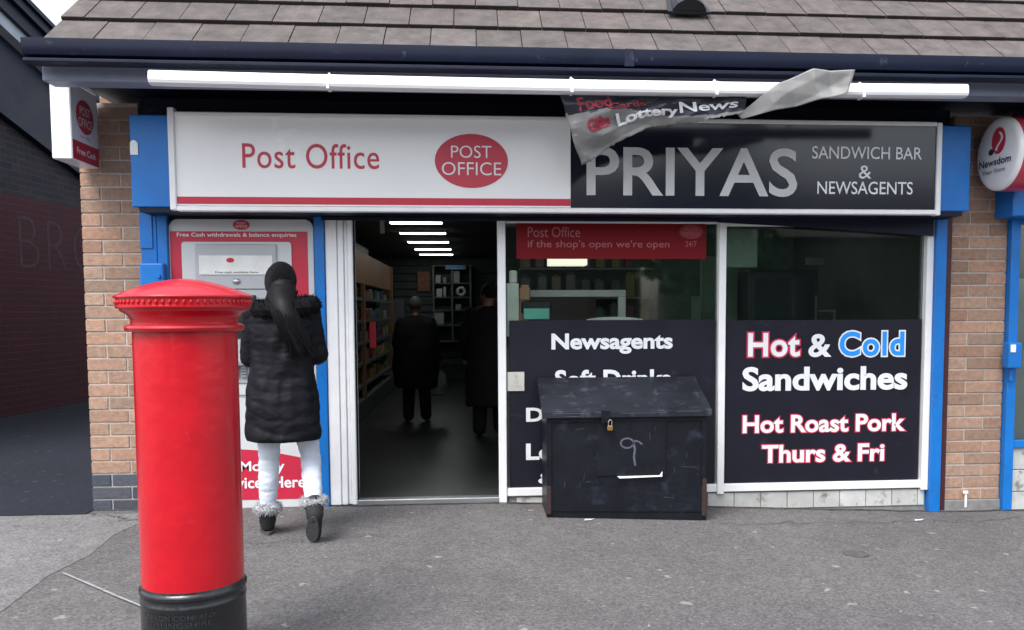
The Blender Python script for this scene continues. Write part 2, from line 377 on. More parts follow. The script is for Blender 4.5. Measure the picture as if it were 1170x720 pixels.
# ------------------------------------------------------------------ ground
def gz(x, y=0):
    def ss(t): t = max(0, min(1, t)); return t*t*(3-2*t)
    z = .045 - .135*max(0, min(1, (x-.2)/3.2)) - .015*ss(-y/3)
    return z
def ground_sheet(name, mt, xs, ys, dz, inside=None, label=None):
    bm = bmesh.new(); vv = {}
    for i, x in enumerate(xs):
        for j, y in enumerate(ys): vv[i, j] = bm.verts.new((x, y, gz(x, y)+dz))
    for i in range(len(xs)-1):
        for j in range(len(ys)-1): bm.faces.new((vv[i, j], vv[i+1, j], vv[i+1, j+1], vv[i, j+1]))
    me = bpy.data.meshes.new(name); bm.to_mesh(me); bm.free(); me.materials.append(mt)
    me.polygons.foreach_set('use_smooth', [True]*len(me.polygons))
    o = bpy.data.objects.new(name, me); col.objects.link(o); o['kind'] = 'structure'; return o
xs = [-400, -60, -12] + [-6+.4*i for i in range(31)] + [9, 20, 80, 400]
ys = [-400, -80, -20] + [-8+.5*i for i in range(17)] + [.6, 3, 12, 40, 400]
ground_sheet('pavement', m_asph, xs, ys, 0)
# pale patch at the left: a triangle-like sheet 4 mm up
def flat_poly(name, mt, pts, dz, kind='structure'):
    bm = bmesh.new(); vs_ = [bm.verts.new((x, y, gz(x, y)+dz)) for x, y in pts]; f = bm.faces.new(vs_)
    bmesh.ops.triangulate(bm, faces=[f])
    me = bpy.data.meshes.new(name); bm.to_mesh(me); bm.free(); me.materials.append(mt)
    o = bpy.data.objects.new(name, me); col.objects.link(o); o['kind'] = kind; return o
flat_poly('pale_asphalt_patch', m_asph2, [(-9, -.13), (-2.20, -.13), (-2.10, -.3), (-2.16, -.7), (-2.12, -1.1), (-2.17, -1.5), (-2.13, -2.0), (-2.2, -2.6), (-2.5, -3.4), (-3.2, -4.6), (-9, -7)], .0025)
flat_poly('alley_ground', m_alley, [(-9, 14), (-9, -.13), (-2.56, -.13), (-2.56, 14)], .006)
lp = [(-2.11, -1.45), (-1.9, -1.645), (-1.7, -1.835), (-1.5, -2.02), (-1.507, -2.032), (-1.71, -1.846), (-1.91, -1.655), (-2.116, -1.462)]
flat_poly('painted_line', m_paint, lp, .008)

def strip_line(name, mt, P, w_, dz):
    L1, L2 = [], []
    for i, (x, y) in enumerate(P):
        a_ = Vector(P[max(0, i-1)]); b_ = Vector(P[min(len(P)-1, i+1)]); d = (b_-a_).normalized(); k = w_*(.5+.8*abs(noise.noise(Vector((i*.7, x, y)))))
        L1.append((x-d.y*k, y+d.x*k)); L2.append((x+d.y*k, y-d.x*k))
    bm = bmesh.new(); A_ = [bm.verts.new((x, y, gz(x, y)+dz)) for x, y in L1]; B_ = [bm.verts.new((x, y, gz(x, y)+dz)) for x, y in L2]
    for i in range(len(P)-1): bm.faces.new((A_[i], B_[i], B_[i+1], A_[i+1]))
    me = bpy.data.meshes.new(name); bm.to_mesh(me); bm.free(); me.materials.append(mt); o = bpy.data.objects.new(name, me); col.objects.link(o); o['kind'] = 'structure'
m_crack = mat('crack_dirt', (.035, .033, .034), .95, var=.4, scale=40)
def wander(x0, y0, x1, y1, n, amp, sd):
    return [(x0+(x1-x0)*i/n+amp*noise.noise(Vector((i*.45, sd, 0))), y0+(y1-y0)*i/n+amp*noise.noise(Vector((0, sd, i*.45)))) for i in range(n+1)]
strip_line('pavement_crack', m_crack, wander(-2.55, -.10, -1.9, -.50, 24, .10, 3), .006, .0065)
strip_line('pavement_crack', m_crack, wander(1.6, -.55, 3.9, -.28, 50, .12, 8), .004, .0045)
strip_line('pavement_crack', m_crack, wander(-1.5, -1.0, -.55, -.85, 30, .10, 12), .003, .0045)
strip_line('wall_foot_dirt', m_crack, wander(-.95, -.045, 4.2, -.055, 90, .03, 21), .013, .0055)
strip_line('wall_foot_dirt', m_crack, wander(-2.56, -.02, -2.1, -.03, 12, .02, 25), .012, .0075)

# ------------------------------------------------------------------ shop building
B = empty('shop_building', (0, 0, 0), 'single storey brick shop with grey tiled roof, blue shutter posts and an open doorway', 'building')
def bricks(mb_front, mb_mortar, x0, x1, y, z0, z1, depth=.35, course=.087, blue=0, mb_blue=None, start=0):
    mb_mortar.box(x0+.004, x1-.004, y+.006, y+depth, z0, z1)
    k = 0; z = z0; bl = (x1-x0)/1.5
    while z < z1-.02:
        h = min(course, z1-z)-.010
        cuts = [(x0, x0+bl), (x0+bl, x1)] if (k+start) % 2 else [(x0, x1-bl), (x1-bl, x1)]
        for a_, b_ in cuts:
            t = rnd.uniform(.38, .60); s_ = rnd.choice([0, 0, .02, -.03, .04])
            q = mb_blue if (k < blue and mb_blue) else mb_front
            q.tint = (t+s_, t, t-s_*.5, 1)
            j = rnd.uniform(-.002, .002)
            q.box(a_+(.005 if a_ > x0 else 0), b_-(.005 if b_ < x1 else 0), y+j, y+depth-.01, z, z+h, b=.003)
        z += course; k += 1
fb, mo, bb = MB(), MB(), MB()
bricks(fb, mo, -2.565, -2.18, 0, .035, 2.75, blue=3, mb_blue=bb)
bb.build('blue_brick_footing', m_bbrick, B)
fb.build('brick_pier', m_brick, B); mo.build('mortar_bed', m_mortar, B)
fb, mo = MB(), MB()
bricks(fb, mo, 3.425, 3.845, 0, -.01, 2.75, start=1)
fb.build('brick_pier', m_brick, B); mo.build('mortar_bed', m_mortar, B)
q = MB(); q.box(3.42, 3.85, -.012, .3, -.14, -.012, b=.006); q.build('rendered_footing', m_grout, B)
q = MB(); q.box(3.575, 3.592, -.018, -.005, -.07, .045, b=.004); q.box(3.56, 3.60, -.022, -.006, .03, .055, b=.006); q.build('white_paint_splash', m_wlet, B)
q = MB(); q.box(-2.56, -2.40, .351, 11, -.1, 3.0); q.build('side_wall', m_side, B)
q = MB(); q.box(-2.17, 3.40, .02, .3, 2.42, 2.79); q.box(3.86, 7, .02, .3, 2.42, 2.79); q.build('lintel_wall', m_navy, B)
# inside shell
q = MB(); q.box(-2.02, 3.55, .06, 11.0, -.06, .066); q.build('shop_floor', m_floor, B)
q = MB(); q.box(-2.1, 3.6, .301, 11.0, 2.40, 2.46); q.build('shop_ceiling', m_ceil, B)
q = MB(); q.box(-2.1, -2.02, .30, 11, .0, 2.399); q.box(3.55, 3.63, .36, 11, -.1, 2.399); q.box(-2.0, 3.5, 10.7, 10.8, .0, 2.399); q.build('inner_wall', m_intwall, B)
q = MB()
for k in range(14): q.box(-1.95, 3.5, 10.66, 10.698, .35+k*.145, .35+k*.145+.125, b=.004)
q.build('slatwall', m_slat, B)
# roof: individual tiles
pit = R(40); gauge = .31; T0 = Vector((-2.39, -.80, 2.885))
rb = MB(); su = Vector((0, math.cos(pit), math.sin(pit))); nrm = Vector((0, -math.sin(pit), math.cos(pit)))
for c_ in range(13):
    x = -2.39; first = True
    while x < 8:
        wd = .270 if not (first and c_ % 2) else .135
        first = False
        t = rnd.uniform(.44, .56)
        rb.tint = (t+rnd.uniform(-.015, .02), t, t+rnd.uniform(-.01, .02), 1)
        base = T0 + su*(c_*gauge) + nrm*(.036+rnd.uniform(-.0025, .0025))
        a0 = Vector((x+.003, 0, 0)); a1 = Vector((x+wd-.003, 0, 0))
        b0 = base; b1 = base + su*(gauge+.05) - nrm*.026
        skew = rnd.uniform(-.003, .003)
        lo0, lo1 = Vector((x+.003, b0.y, b0.z)), Vector((x+wd-.003, b0.y+skew, b0.z))
        hi0, hi1 = Vector((x+.003, b1.y, b1.z)), Vector((x+wd-.003, b1.y, b1.z))
        rb.poly([lo0, lo1, hi1, hi0], thick=-nrm*.034)
        rb.tint = (.10, .09, .10, 1); ea = rnd.uniform(-.0015, .0015)  # dark front edge strip: edge shade and algae together put into colour
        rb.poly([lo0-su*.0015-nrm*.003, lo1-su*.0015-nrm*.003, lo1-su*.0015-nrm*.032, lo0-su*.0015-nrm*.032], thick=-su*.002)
        x += wd
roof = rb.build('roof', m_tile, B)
ORG[roof] = ORG[B]
q = MB(); e0 = T0 + su*.03 - nrm*.0; e1 = T0 + su*(13*gauge)
q.poly([Vector((-2.36, e0.y, e0.z)), Vector((8, e0.y, e0.z)), Vector((8, e1.y, e1.z)), Vector((-2.36, e1.y, e1.z))], thick=-nrm*.04); q.build('roof_felt', m_tiledark, roof)
q = MB(); q.box(-2.4, 8, e1.y-.05, e1.y+4, -.1, e1.z-.1); q.bm.free()
q = MB(); q.poly([Vector((-2.40, .3, 2.9)), Vector((-2.40, e1.y*2+.8, 2.9)), Vector((-2.40, e1.y, e1.z-.05))], thick=(.1, 0, 0)); q.build('gable_wall', m_side, B)
# roof vent
vb = MB(); vo_ = T0 + su*(1.62*gauge)
def rp(x, s, h): p = T0 + su*s + nrm*h; return Vector((x, p.y, p.z))
prof = []
for k in range(9):
    a_ = math.pi*k/8; prof.append((-math.cos(a_)*.085, math.sin(a_)*.10))
s0, s1 = .56, .80
vb.loft([[rp(1.40+px_*1.35, s0-.02, .04+ph*1.0) for px_, ph in prof], [rp(1.40+px_, s1, .04+ph*.6) for px_, ph in prof]])
vb.build('roof_vent', m_dark, roof); vb = MB(); vb.poly([rp(1.26, s0-.03, .052), rp(1.54, s0-.03, .052), rp(1.50, s1+.05, .045), rp(1.30, s1+.05, .045)], thick=nrm*.012)
vb.build('vent_flange', m_dark, roof)
# gutter, fascia, soffit
q = MB(); gp = []
for k in range(13):
    a_ = math.pi + math.pi*k/12; gp.append((math.cos(a_)*.055-.845, math.sin(a_)*.055))
ring = [(-.90, .012), (-.90, -.03), (-.895, -.055), (-.885, -.075), (-.86, -.085), (-.79, -.085), (-.785, .012), (-.793, .012), (-.797, -.075), (-.85, -.076), (-.875, -.065), (-.888, -.03), (-.888, .012)]
q.loft([[Vector((x, y, 2.885+z)) for y, z in ring] for x in [-2.47, 8]])
for x in [.9, 4.9]: q.box(x, x+.06, -.903, -.78, 2.797, 2.90, b=.004)
q.build('gutter', m_navy, B, angle=30)
q = MB(); q.box(-2.43, 8, -.782, -.755, 2.795, 2.90, b=.003); q.box(-2.46, 8, -.91, -.80, 2.765, 2.785, b=.004); q.build('fascia_board', m_navy, B)
q = MB(); q.box(-2.43, 8, -.753, -.60, 2.700, 2.799, b=.004); q.build('boxed_eaves', m_navy2, B)
q = MB(); q.box(-2.43, 8, -.60, .34, 2.80, 2.83); q.build('soffit', m_navy, B)
# shutter housing (blue ends) behind the sign
q = MB(); q.box(-2.14, 3.395, -.268, .0, 2.045, 2.62, b=.006); hb = q.build('shutter_housing', m_blue, B)
q = MB(); q.box(-2.10, 3.35, -.255, -.01, 2.015, 2.043); q.build('shutter_underside', m_navy, B)
q = MB(); V = [(-2.137, 2.370), (-2.090, 2.370), (-2.090, 2.44), (-2.10, 2.455), (-2.113, 2.462), (-2.128, 2.458), (-2.137, 2.44)]
q.poly([Vector((u, -.270, v)) for u, v in V], thick=(0, -.004, 0)); q.build('white_sticker', m_wlet, hb)
ORG[hb] = ORG[B]
# hanging shutter edge above right window
q = MB(); q.poly([Vector((1.70, -.06, 2.04)), Vector((3.26, -.06, 2.04)), Vector((3.26, -.06, 1.895)), Vector((2.5, -.06, 1.945)), Vector((1.70, -.06, 1.985))], thick=(0, .02, 0)); q.build('shutter_curtain', m_navy, B)
q = MB(); q.box(-1.0, 1.72, -.05, -.02, 1.99, 2.014, b=.003); q.build('shutter_edge', m_navy, B)
# blue guide posts
def post(x0, x1, y0, y1, z0, z1, mt=m_blue, b=.004, nm='shutter_guide'):
    q = MB(); q.box(x0, x1, y0, y1, z0, z1, b=b)
    return q.build(nm, mt, B)
q = MB(); q.box(-2.178, -2.075, -.035, .05, .03, 2.044, b=.004); q.box(-2.068, -2.004, -.05, .05, .03, 2.044, b=.004); q.box(-2.18, -2.10, -.045, -.036, 1.80, 2.04, b=.002); g1 = q.build('shutter_guide', m_blue, B)
q = MB(); q.box(-2.165, -2.015, -.115, -.05, 1.43, 1.70, b=.012, seg=2); q.box(-2.05, -2.03, -.13, -.115, 1.60, 1.625, b=.003); q.build('lock_box', m_blue, g1)
q = MB(); q.box(-1.052, -.985, -.045, .05, .03, 2.014, b=.004); q.build('shutter_guide', m_blue, B)
q = MB(); q.box(3.283, 3.362, -.06, .08, -.085, 2.014, b=.004); q.box(3.362, 3.372, -.03, .08, -.085, 2.014); q.build('shutter_guide', m_blue, B)
q = MB(); q.box(3.373, 3.423, -.012, .1, -.09, 2.04); q.build('maroon_infill', m_maroon, B)
# white door-jamb column: several ribs
q = MB()
for x0, x1, y0 in [(-.982, -.905, -.03), (-.902, -.862, -.024), (-.860, -.836, -.012), (-.834, -.800, -.030)]: q.box(x0, x1, y0, .10, .05, 2.014, b=.005)
q.box(-.985, -.80, .0, .10, .05, 2.012); q.build('door_jamb', m_white, B)
# folded door leaf inside
q = MB(); q.box(-.84, -.81, .11, .20, .075, 2.02, b=.004); q.build('open_door_edge', m_white, B)
q = MB(); q.box(-.80, .18, -.03, .06, .04, .082, b=.004); q.build('threshold', m_steel, B)
q = MB(); q.box(.177, .232, -.03, .06, .03, 2.014, b=.004); q.box(.182, .226, -.034, -.03, 1.90, 2.012, b=.001); q.build('door_post', m_white, B)

# windows
def window(x0, x1, zt, rightjamb):
    q = MB()
    q.box(x0, x1, -.02, .05, .085, .140, b=.004)                       # cill
    q.box(x0, x1, -.01, .05, zt-.02, zt+.02, b=.003)
    if rightjamb: q.box(x1, x1+.05, -.03, .05, .07, 2.014, b=.004)
    f = q.build('window_frame', m_white, B)
    q = MB(); q.box(x0+.002, x1-.002, .020, .026, .141, zt-.021); g = q.build('window_pane', m_glass, f)
    return f
w1 = window(.233, 1.725, 2.00, True)
w2 = window(1.776, 3.233, 1.985, True)
q = MB(); q.box(.255, 1.712, .006, .012, .142, 1.312); v1 = q.build('window_vinyl', m_vinyl, B)
q = MB(); q.box(1.790, 3.225, .006, .012, .142, 1.305); v2 = q.build('window_vinyl', m_vinyl, B)
f_ = front(.0035)
def line(body, x0, x1, z0, z1, off=.034, sp=1): return fitted(body, x0, x1, z0, z1, off, spacing=sp)
letter_mesh('lettering', [line('Newsagents', .548, 1.405, 1.075, 1.220), line('Soft Drinks', .572, 1.392, .832, .966), line('Discount Alcohol', .369, 1.60, .604, .704), line('Lottery Tickets', .367, 1.60, .30, .452), line('& Snacks', .452, 1.15, .165, .245)], m_wlet, v1, f_)
hot = fitted('Hot', 1.947, 2.325, 1.045, 1.215, .028, spacing=1.06); hoto = fitted('Hot', 1.947, 2.325, 1.045, 1.215, .075, base=.028, spacing=1.06)
amp = fitted('&', 2.386, 2.557, 1.040, 1.206, .025)
cold = fitted('Cold', 2.615, 3.095, 1.045, 1.222, .026, spacing=1.12); coldo = fitted('Cold', 2.615, 3.095, 1.045, 1.222, .072, base=.026, spacing=1.12); coldoo = fitted('Cold', 2.615, 3.095, 1.045, 1.222, .10, base=.032)
san = fitted('Sandwiches', 1.908, 3.125, .800, .975, .034)
hrp = fitted('Hot Roast Pork', 1.915, 3.117, .500, .628, .028); hrpo = fitted('Hot Roast Pork', 1.915, 3.117, .500, .628, .068, base=.028)
thf = fitted('Thurs & Fri', 2.058, 2.965, .283, .413, .028); thfo = fitted('Thurs & Fri', 2.058, 2.965, .283, .413, .068, base=.028)
letter_mesh('lettering_outline', [hoto, hrpo, thfo], m_pink, v2, f_, .0008)
letter_mesh('lettering_outline', [coldo], m_wlet, v2, f_, .0012)
letter_mesh('lettering', [hot, amp, san, hrp, thf], m_wlet, v2, f_, .0026)
letter_mesh('lettering', [cold], m_cyan, v2, f_, .0026)
# stall riser tiles below right window
q = MB(); q.box(.24, 3.28, .004, .05, -.14, .083); q.build('riser_render', m_grout, B)
q = MB()
x = .30
while x < 3.26:
    wd = .195
    for z0, z1 in ((-.045, .072),):
        if not (x > 2.75 and rnd.random() < .3):
            t = rnd.uniform(.42, .56); q.tint = (t, t, t*.98, 1)
            q.box(x, min(x+wd-.006, 3.27), -.004, .01, z0 if x > 1.6 else .03, z1, b=.002)
    x += wd
q.build('riser_tiles', m_wtile, B)

# ------------------------------------------------------------------ neighbouring unit at the right
N = empty('neighbouring_shopfront', (4.6, 0, -.09), 'blue framed neighbouring shopfront with white tiled riser at the right edge', 'shopfront')
q = MB(); q.box(3.848, 3.915, -.05, .06, -.12, 2.02, b=.004); g = q.build('shutter_guide', m_blue, N)
q = MB(); q.box(3.80, 3.90, -.13, -.05, .955, 1.14, b=.012, seg=2); q.box(3.845, 3.862, -.09, -.06, .86, .95, b=.004); q.build('lock_box', m_blue, g)
q = MB(); q.box(3.812, 3.85, -.136, -.129, 1.07, 1.125, b=.002); q.build('white_label', m_wlet, g)
q = MB(); q.box(3.915, 7, -.03, .06, .365, .42, b=.004); q.build('window_rail', m_blue, N); q = MB(); q.box(3.915, 7, -.02, .06, 1.99, 2.019, b=.004); q.build('window_rail', m_blue, N)
q = MB(); q.box(3.916, 7, .02, .026, .42, 1.99); q.build('window_pane', m_glass, N)
q = MB(); q.box(3.95, 7, .06, .08, .421, 1.6); q.build('window_blind', mat('grey_blind', (.33, .35, .36), .8, var=.1, scale=2), N)
q = MB(); q.box(3.90, 7, .27, .3, -.1, 2.4); q.build('back_panel', m_intwall, N)
q = MB(); x = 3.917
while x < 6.9:
    for k in range(3):
        t = rnd.uniform(.46, .56); q.tint = (t, t, t, 1)
        q.box(x, x+.194, -.01, .02, -.12+k*.163, -.12+k*.163+.157, b=.002)
    x += .2
q.build('riser_tiles', m_wtile, N)
q = MB(); q.box(3.74, 7.2, -.22, .0, 2.02, 2.235, b=.006); q.build('sign_board', m_blue, N)
q = MB(); q.box(3.90, 7.2, -.25, .0, 2.24, 2.62, b=.006); q.build('shutter_housing', m_navy, N)
q = MB(); q.box(7, 7.4, 0, .35, -.2, 2.8); q.build('brick_pier', m_rear, N)

# ------------------------------------------------------------------ long shop sign
S = empty('shop_sign', (.64, -.30, 2.01), 'long white and black fascia sign reading Post Office and PRIYAS', 'shop sign')
q = MB(); q.box(-1.845, .648, -.318, -.272, 2.05, 2.615); q.build('white_panel', m_signw, S)
q = MB(); q.box(.650, 3.12, -.318, -.272, 2.05, 2.60); q.build('black_panel', m_black, S)
q = MB()
q.box(-1.885, -1.845, -.335, -.270, 2.020, 2.655, b=.005); q.box(3.12, 3.155, -.335, -.270, 2.010, 2.625, b=.005)
for zz, hh, nm in ((2.02, .03, 0),): q.box(-1.845, 3.12, -.335, -.270, 2.014, 2.046, b=.005)
q.box(-1.845, 3.12, -.33, -.270, 2.602, 2.630, b=.005)
q.build('sign_frame', m_white, S)
f_ = front(-.3185)
letter_mesh('red_strip', [rect(-1.844, .647, 2.060, 2.105)], m_red, S, f_)
letter_mesh('lettering', [fitted('Post Office', -1.437, -.582, 2.285, 2.442, .004, spacing=1.05)], m_redtxt, S, f_)
letter_mesh('red_oval', [disc(.006, 2.343, .235, .172, 56)], m_redtxt, S, f_, .003)
letter_mesh('lettering', [fitted('POST', -.125, .135, 2.362, 2.440, -.004), fitted('OFFICE', -.185, .197, 2.252, 2.335, -.004)], m_wlet, S, f_, .005)
letter_mesh('lettering', [fitted('PRIYAS', .752, 2.163, 2.126, 2.445, .014)], m_silver, S, f_, .006)
letter_mesh('lettering', [fitted('SANDWICH BAR', 2.262, 3.02, 2.380, 2.462, .004), fitted('&', 2.585, 2.672, 2.252, 2.338, .002), fitted('NEWSAGENTS', 2.302, 2.962, 2.148, 2.232, .004)], m_wlet, S, f_, .003)

# ------------------------------------------------------------------ trough light
Lb = empty('trough_light', (.62, -.70, 2.72), 'long white strip light casing fixed along the eaves above the sign', 'strip light')
q = MB()
xs_ = [-1.862, .52, 3.105]
for a_, b_ in ((-1.765, .585), (.588, 2.947)):
    n_ = 10
    rings = []
    for k in range(13):
        x = a_+(b_-a_)*k/12; sg = .012*((x-.6)/2.4)**2-.008
        rings.append([Vector((x, y, z+sg)) for y, z in ((-.915, 2.635), (-.915, 2.700), (-.925, 2.712), (-.95, 2.714), (-.972, 2.708), (-.988, 2.696), (-.992, 2.655), (-.985, 2.640), (-.96, 2.632))])
    q.loft(rings)
q.build('casing', m_trough, Lb)
for x in (-.80, .575, 1.42, 2.30):
    q = MB(); q.box(x, x+.016, -.9945, -.91, 2.622, 2.7, b=.002); q.box(x+.002, x+.014, -.93, -.76, 2.705, 2.725, b=.002); q.build('clip', m_white, Lb)

# ------------------------------------------------------------------ projecting post office sign (left)
PS = empty('projecting_sign', (-2.48, -.05, 2.31), 'white projecting box sign with red oval and red foot at the left corner', 'projecting sign')
q = MB(); q.box(-2.545, -2.425, -.42, -.03, 2.317, 2.790, b=.006); q.build('sign_box', mat('sign_box_white', (.84, .86, .88), .3, var=.02), PS)
fx = lambda u, v, h: Vector((-2.4245+h, u, v))
letter_mesh('red_panel', [rect(-.412, -.038, 2.322, 2.440)], m_red, PS, fx)
letter_mesh('red_oval', [disc(-.225, 2.605, .125, .105)], m_redtxt, PS, fx)
letter_mesh('lettering', [fitted('POST', -.30, -.15, 2.612, 2.665, 0), fitted('OFFICE', -.325, -.125, 2.540, 2.594, 0), fitted('Free Cash', -.36, -.09, 2.362, 2.402, .01)], m_wlet, PS, fx, .003)
letter_mesh('small_print', [fitted('Post Office', -.30, -.15, 2.468, 2.486, 0)], mat('grey_print', (.3, .3, .32), .5), PS, fx, .002)
q = MB(); q.box(-2.50, -2.47, -.03, .0, 2.36, 2.40); q.box(-2.50, -2.47, -.03, .0, 2.70, 2.74); q.build('bracket', m_navy, PS)

# ------------------------------------------------------------------ round drum sign (right)
D = empty('drum_sign', (3.85, -.45, 2.17), 'round drum sign with white face and red rim by the right brick pier', 'projecting sign')
ax = Vector((.86, 0, .0)).normalized()
cD = Vector((3.500, -.40, 2.425))
nD = Vector((-.30, -.954, 0)).normalized()     # face looks towards the street, turned a little to the left
nD = Vector((-1, -.02, 0)).normalized()
rD = Vector((0, 0, 1)).cross(nD).normalized()    # in-plane horizontal
RD = .248
cD = Vector((3.567, -.33, 2.422))
def dm(u, v, h): return cD + rD*u + Vector((0, 0, v)) + nD*h
n_ = 56; rings = []
for r_, h in ((RD*.90, -.225), (RD, -.215), (RD, -.02), (RD*.995, -.006)):
    rings.append([dm(r_*math.cos(2*math.pi*i/n_), r_*math.sin(2*math.pi*i/n_), h) for i in range(n_)])
q = MB(); q.loft(rings); q.build('red_rim', mat('drum_red', (.55, .045, .085), .3, var=.04, coat=.3), D, angle=40)
rings = []
for r_, h in ((RD*.99, -.012), (RD*.985, .008), (RD*.94, .022), (RD*.85, .028)):
    rings.append([dm(r_*math.cos(2*math.pi*i/n_), r_*math.sin(2*math.pi*i/n_), h) for i in range(n_)])
q = MB(); q.loft(rings); q.build('white_face', m_signw, D, angle=40)
fd = lambda u, v, h: dm(u, v, .0285+h)
letter_mesh('red_disc', [disc(.02, .085, .075, .088)], m_redtxt, D, fd, .002)
sw = []
for k in range(12):
    t = k/11; sw.append((.03+.03*math.sin(t*5), .14-.12*t))
V = [(x-.011, y) for x, y in sw] + [(x+.013, y) for x, y in reversed(sw)]
letter_mesh('white_swirl', [(V, [[i, i+1, len(V)-2-i, len(V)-1-i] for i in range(11)])], m_wlet, D, fd, .004)
letter_mesh('lettering', [fitted('Newsdom', -.19, .16, -.075, -.025, .02), fitted('Your Store', -.15, .10, -.125, -.095, .0), disc(-.058, .02, .03, .022, 12)], mat('navy_print', (.03, .03, .06), .5), D, fd, .003)
q = MB(); q.box(3.62, 3.75, -.10, .0, 2.38, 2.44, b=.004); q.build('bracket', m_navy, D)

# ------------------------------------------------------------------ cash machine
A = empty('cash_machine', (-1.53, -.02, .05), 'post office cash machine in a red and grey wall surround', 'cash machine')
def rr_poly(x0, x1, z0, z1, r, corners=(1, 1, 1, 1), n=6):
    P = []
    for (cx, cz, a0, on) in ((x1-r, z1-r, 0, corners[0]), (x0+r, z1-r, 90, corners[1]), (x0+r, z0+r, 180, corners[2]), (x1-r, z0+r, 270, corners[3])):
        if on:
            for k in range(n+1): a_ = R(a0+90*k/n); P.append((cx+r*math.cos(a_), cz+r*math.sin(a_)))
        else: P.append((x1 if a0 in (0, 270) else x0, z1 if a0 < 180 else z0))
    return P
q = MB(); q.box(-2.004, -1.058, .0, .06, .03, 2.014); q.build('backing', m_navy, A)
q = MB(); q.poly([Vector((u, 0, v)) for u, v in rr_poly(-2.002, -1.060, .045, 1.995, .06, (1, 1, 0, 0))], thick=(0, -.018, 0)); q.build('surround', m_lgrey, A)
f_ = front(-.0185)
letter_mesh('red_panel', [rect(-1.995, -1.098, .84, 1.915)], m_red, A, f_, .002)
V = [(-1.995, .100)] + [(-1.13+ .02, .100)] + [(-1.11, .36)] + [(-1.13-.865*k/10, .375+.075*math.sin(math.pi*.5*k/6 if k < 6 else math.pi/2)) for k in range(11)]
letter_mesh('red_foot_panel', [(V, [list(range(len(V)))])], m_red, A, f_, .002)
letter_mesh('lettering', [fitted('Free Cash withdrawals & balance enquiries', -1.95, -1.17, 1.872, 1.906, .012), fitted('Free Money', -1.81, -1.285, .275, .365, .02), fitted('Services Here', -1.745, -1.15, .178, .258, .02)], m_wlet, A, f_, .004)
letter_mesh('red_oval', [disc(-1.53, 1.958, .055, .033)], m_red, A, f_, .003)
letter_mesh('oval_lettering', [fitted('POST', -1.558, -1.502, 1.961, 1.976, 0), fitted('OFFICE', -1.568, -1.492, 1.941, 1.956, 0)], m_wlet, A, f_, .005)
q = MB(); q.poly([Vector((u, -.018, v)) for u, v in rr_poly(-1.92, -1.205, .82, 1.845, .02)], thick=(0, -.012, 0)); q.build('bezel', m_lgrey, A)
q = MB(); q.box(-1.83, -1.30, -.045, -.031, 1.53, 1.83, b=.006); q.build('header_box', m_grey, A)
q = MB(); q.box(-1.805, -1.325, -.052, -.046, 1.625, 1.755, b=.003); hd = q.build('lit_header', mat('atm_header', (.75, .76, .74), .3), A)
letter_mesh('header_print', [fitted('Free cash available here', -1.70, -1.42, 1.636, 1.650, .004)], m_dark, hd, front(-.0525), .001)
letter_mesh('header_logo', [disc(-1.60, 1.722, .026, .016, 20)], m_red, hd, front(-.0525), .001)
q = MB(); q.sph((-1.565, -.046, 1.582), .028, (1, .6, .7)); q.build('camera_dome', m_steel, A, smooth=True)
q = MB(); q.box(-1.83, -1.30, -.040, -.031, .90, 1.525, b=.004); q.build('machine_face', m_grey, A)
q = MB(); q.box(-1.79, -1.44, -.046, -.041, 1.20, 1.49, b=.004); q.build('screen', m_dark, A)
q = MB(); q.box(-1.42, -1.32, -.060, -.041, 1.38, 1.46, b=.006); q.box(-1.42, -1.32, -.055, -.041, 1.25, 1.30, b=.004); q.build('card_slot', mat('amber_slot', (.45, .22, .08), .4), A)
q = MB(); q.box(-1.74, -1.48, -.10, -.041, 1.02, 1.05, b=.006)
for i in range(4):
    for j in range(4): q.box(-1.70+i*.05, -1.665+i*.05, -.058, -.041, .93+j*.02+.01, .945+j*.02+.01, b=.002)
q.build('keypad', m_steel, A)

# ------------------------------------------------------------------ red poster in window, small notice
P_ = MB(); P_.box(.309, 1.639, .006, .010, 1.736, 1.995); po = P_.build('window_poster', mat('deep_red_poster', (.17, .0012, .006), .5, spec=.2, var=.06), origin=(.97, .008, 1.736))
tag(po, 'wide red Post Office poster across the top of the middle window', 'poster')
m_dpink = mat('faded_pink_print', (.36, .10, .12), .5)
letter_mesh('lettering', [fitted('Post Office', .387, .750, 1.885, 1.955, -.002), fitted("if the shop's open we're open", .387, 1.377, 1.800, 1.865, .004)], m_dpink, po, front(.0055))
letter_mesh('logo_ring', [disc(1.532, 1.925, .085, .05, 30)], mat('dull_red_print', (.24, .02, .03), .5), po, front(.0055), .0008)
letter_mesh('logo_lettering', [fitted('POST', 1.488, 1.576, 1.928, 1.95, 0), fitted('OFFICE', 1.472, 1.592, 1.90, 1.922, 0), fitted('24/7', 1.49, 1.57, 1.82, 1.86, 0)], m_dpink, po, front(.0055), .0025)
q = MB(); q.box(.240, .358, -.008, .0035, .822, .955, b=.002); nn = q.build('notice', m_cream, origin=(.3, -.002, .822)); tag(nn, 'small pale grey notice stuck low beside the door post', 'notice')
letter_mesh('print', [fitted('PUSH\nTO OPEN', .265, .335, .84, .90, 0), rect(.29, .31, .91, .935)], m_grey, nn, front(-.0085), .001)

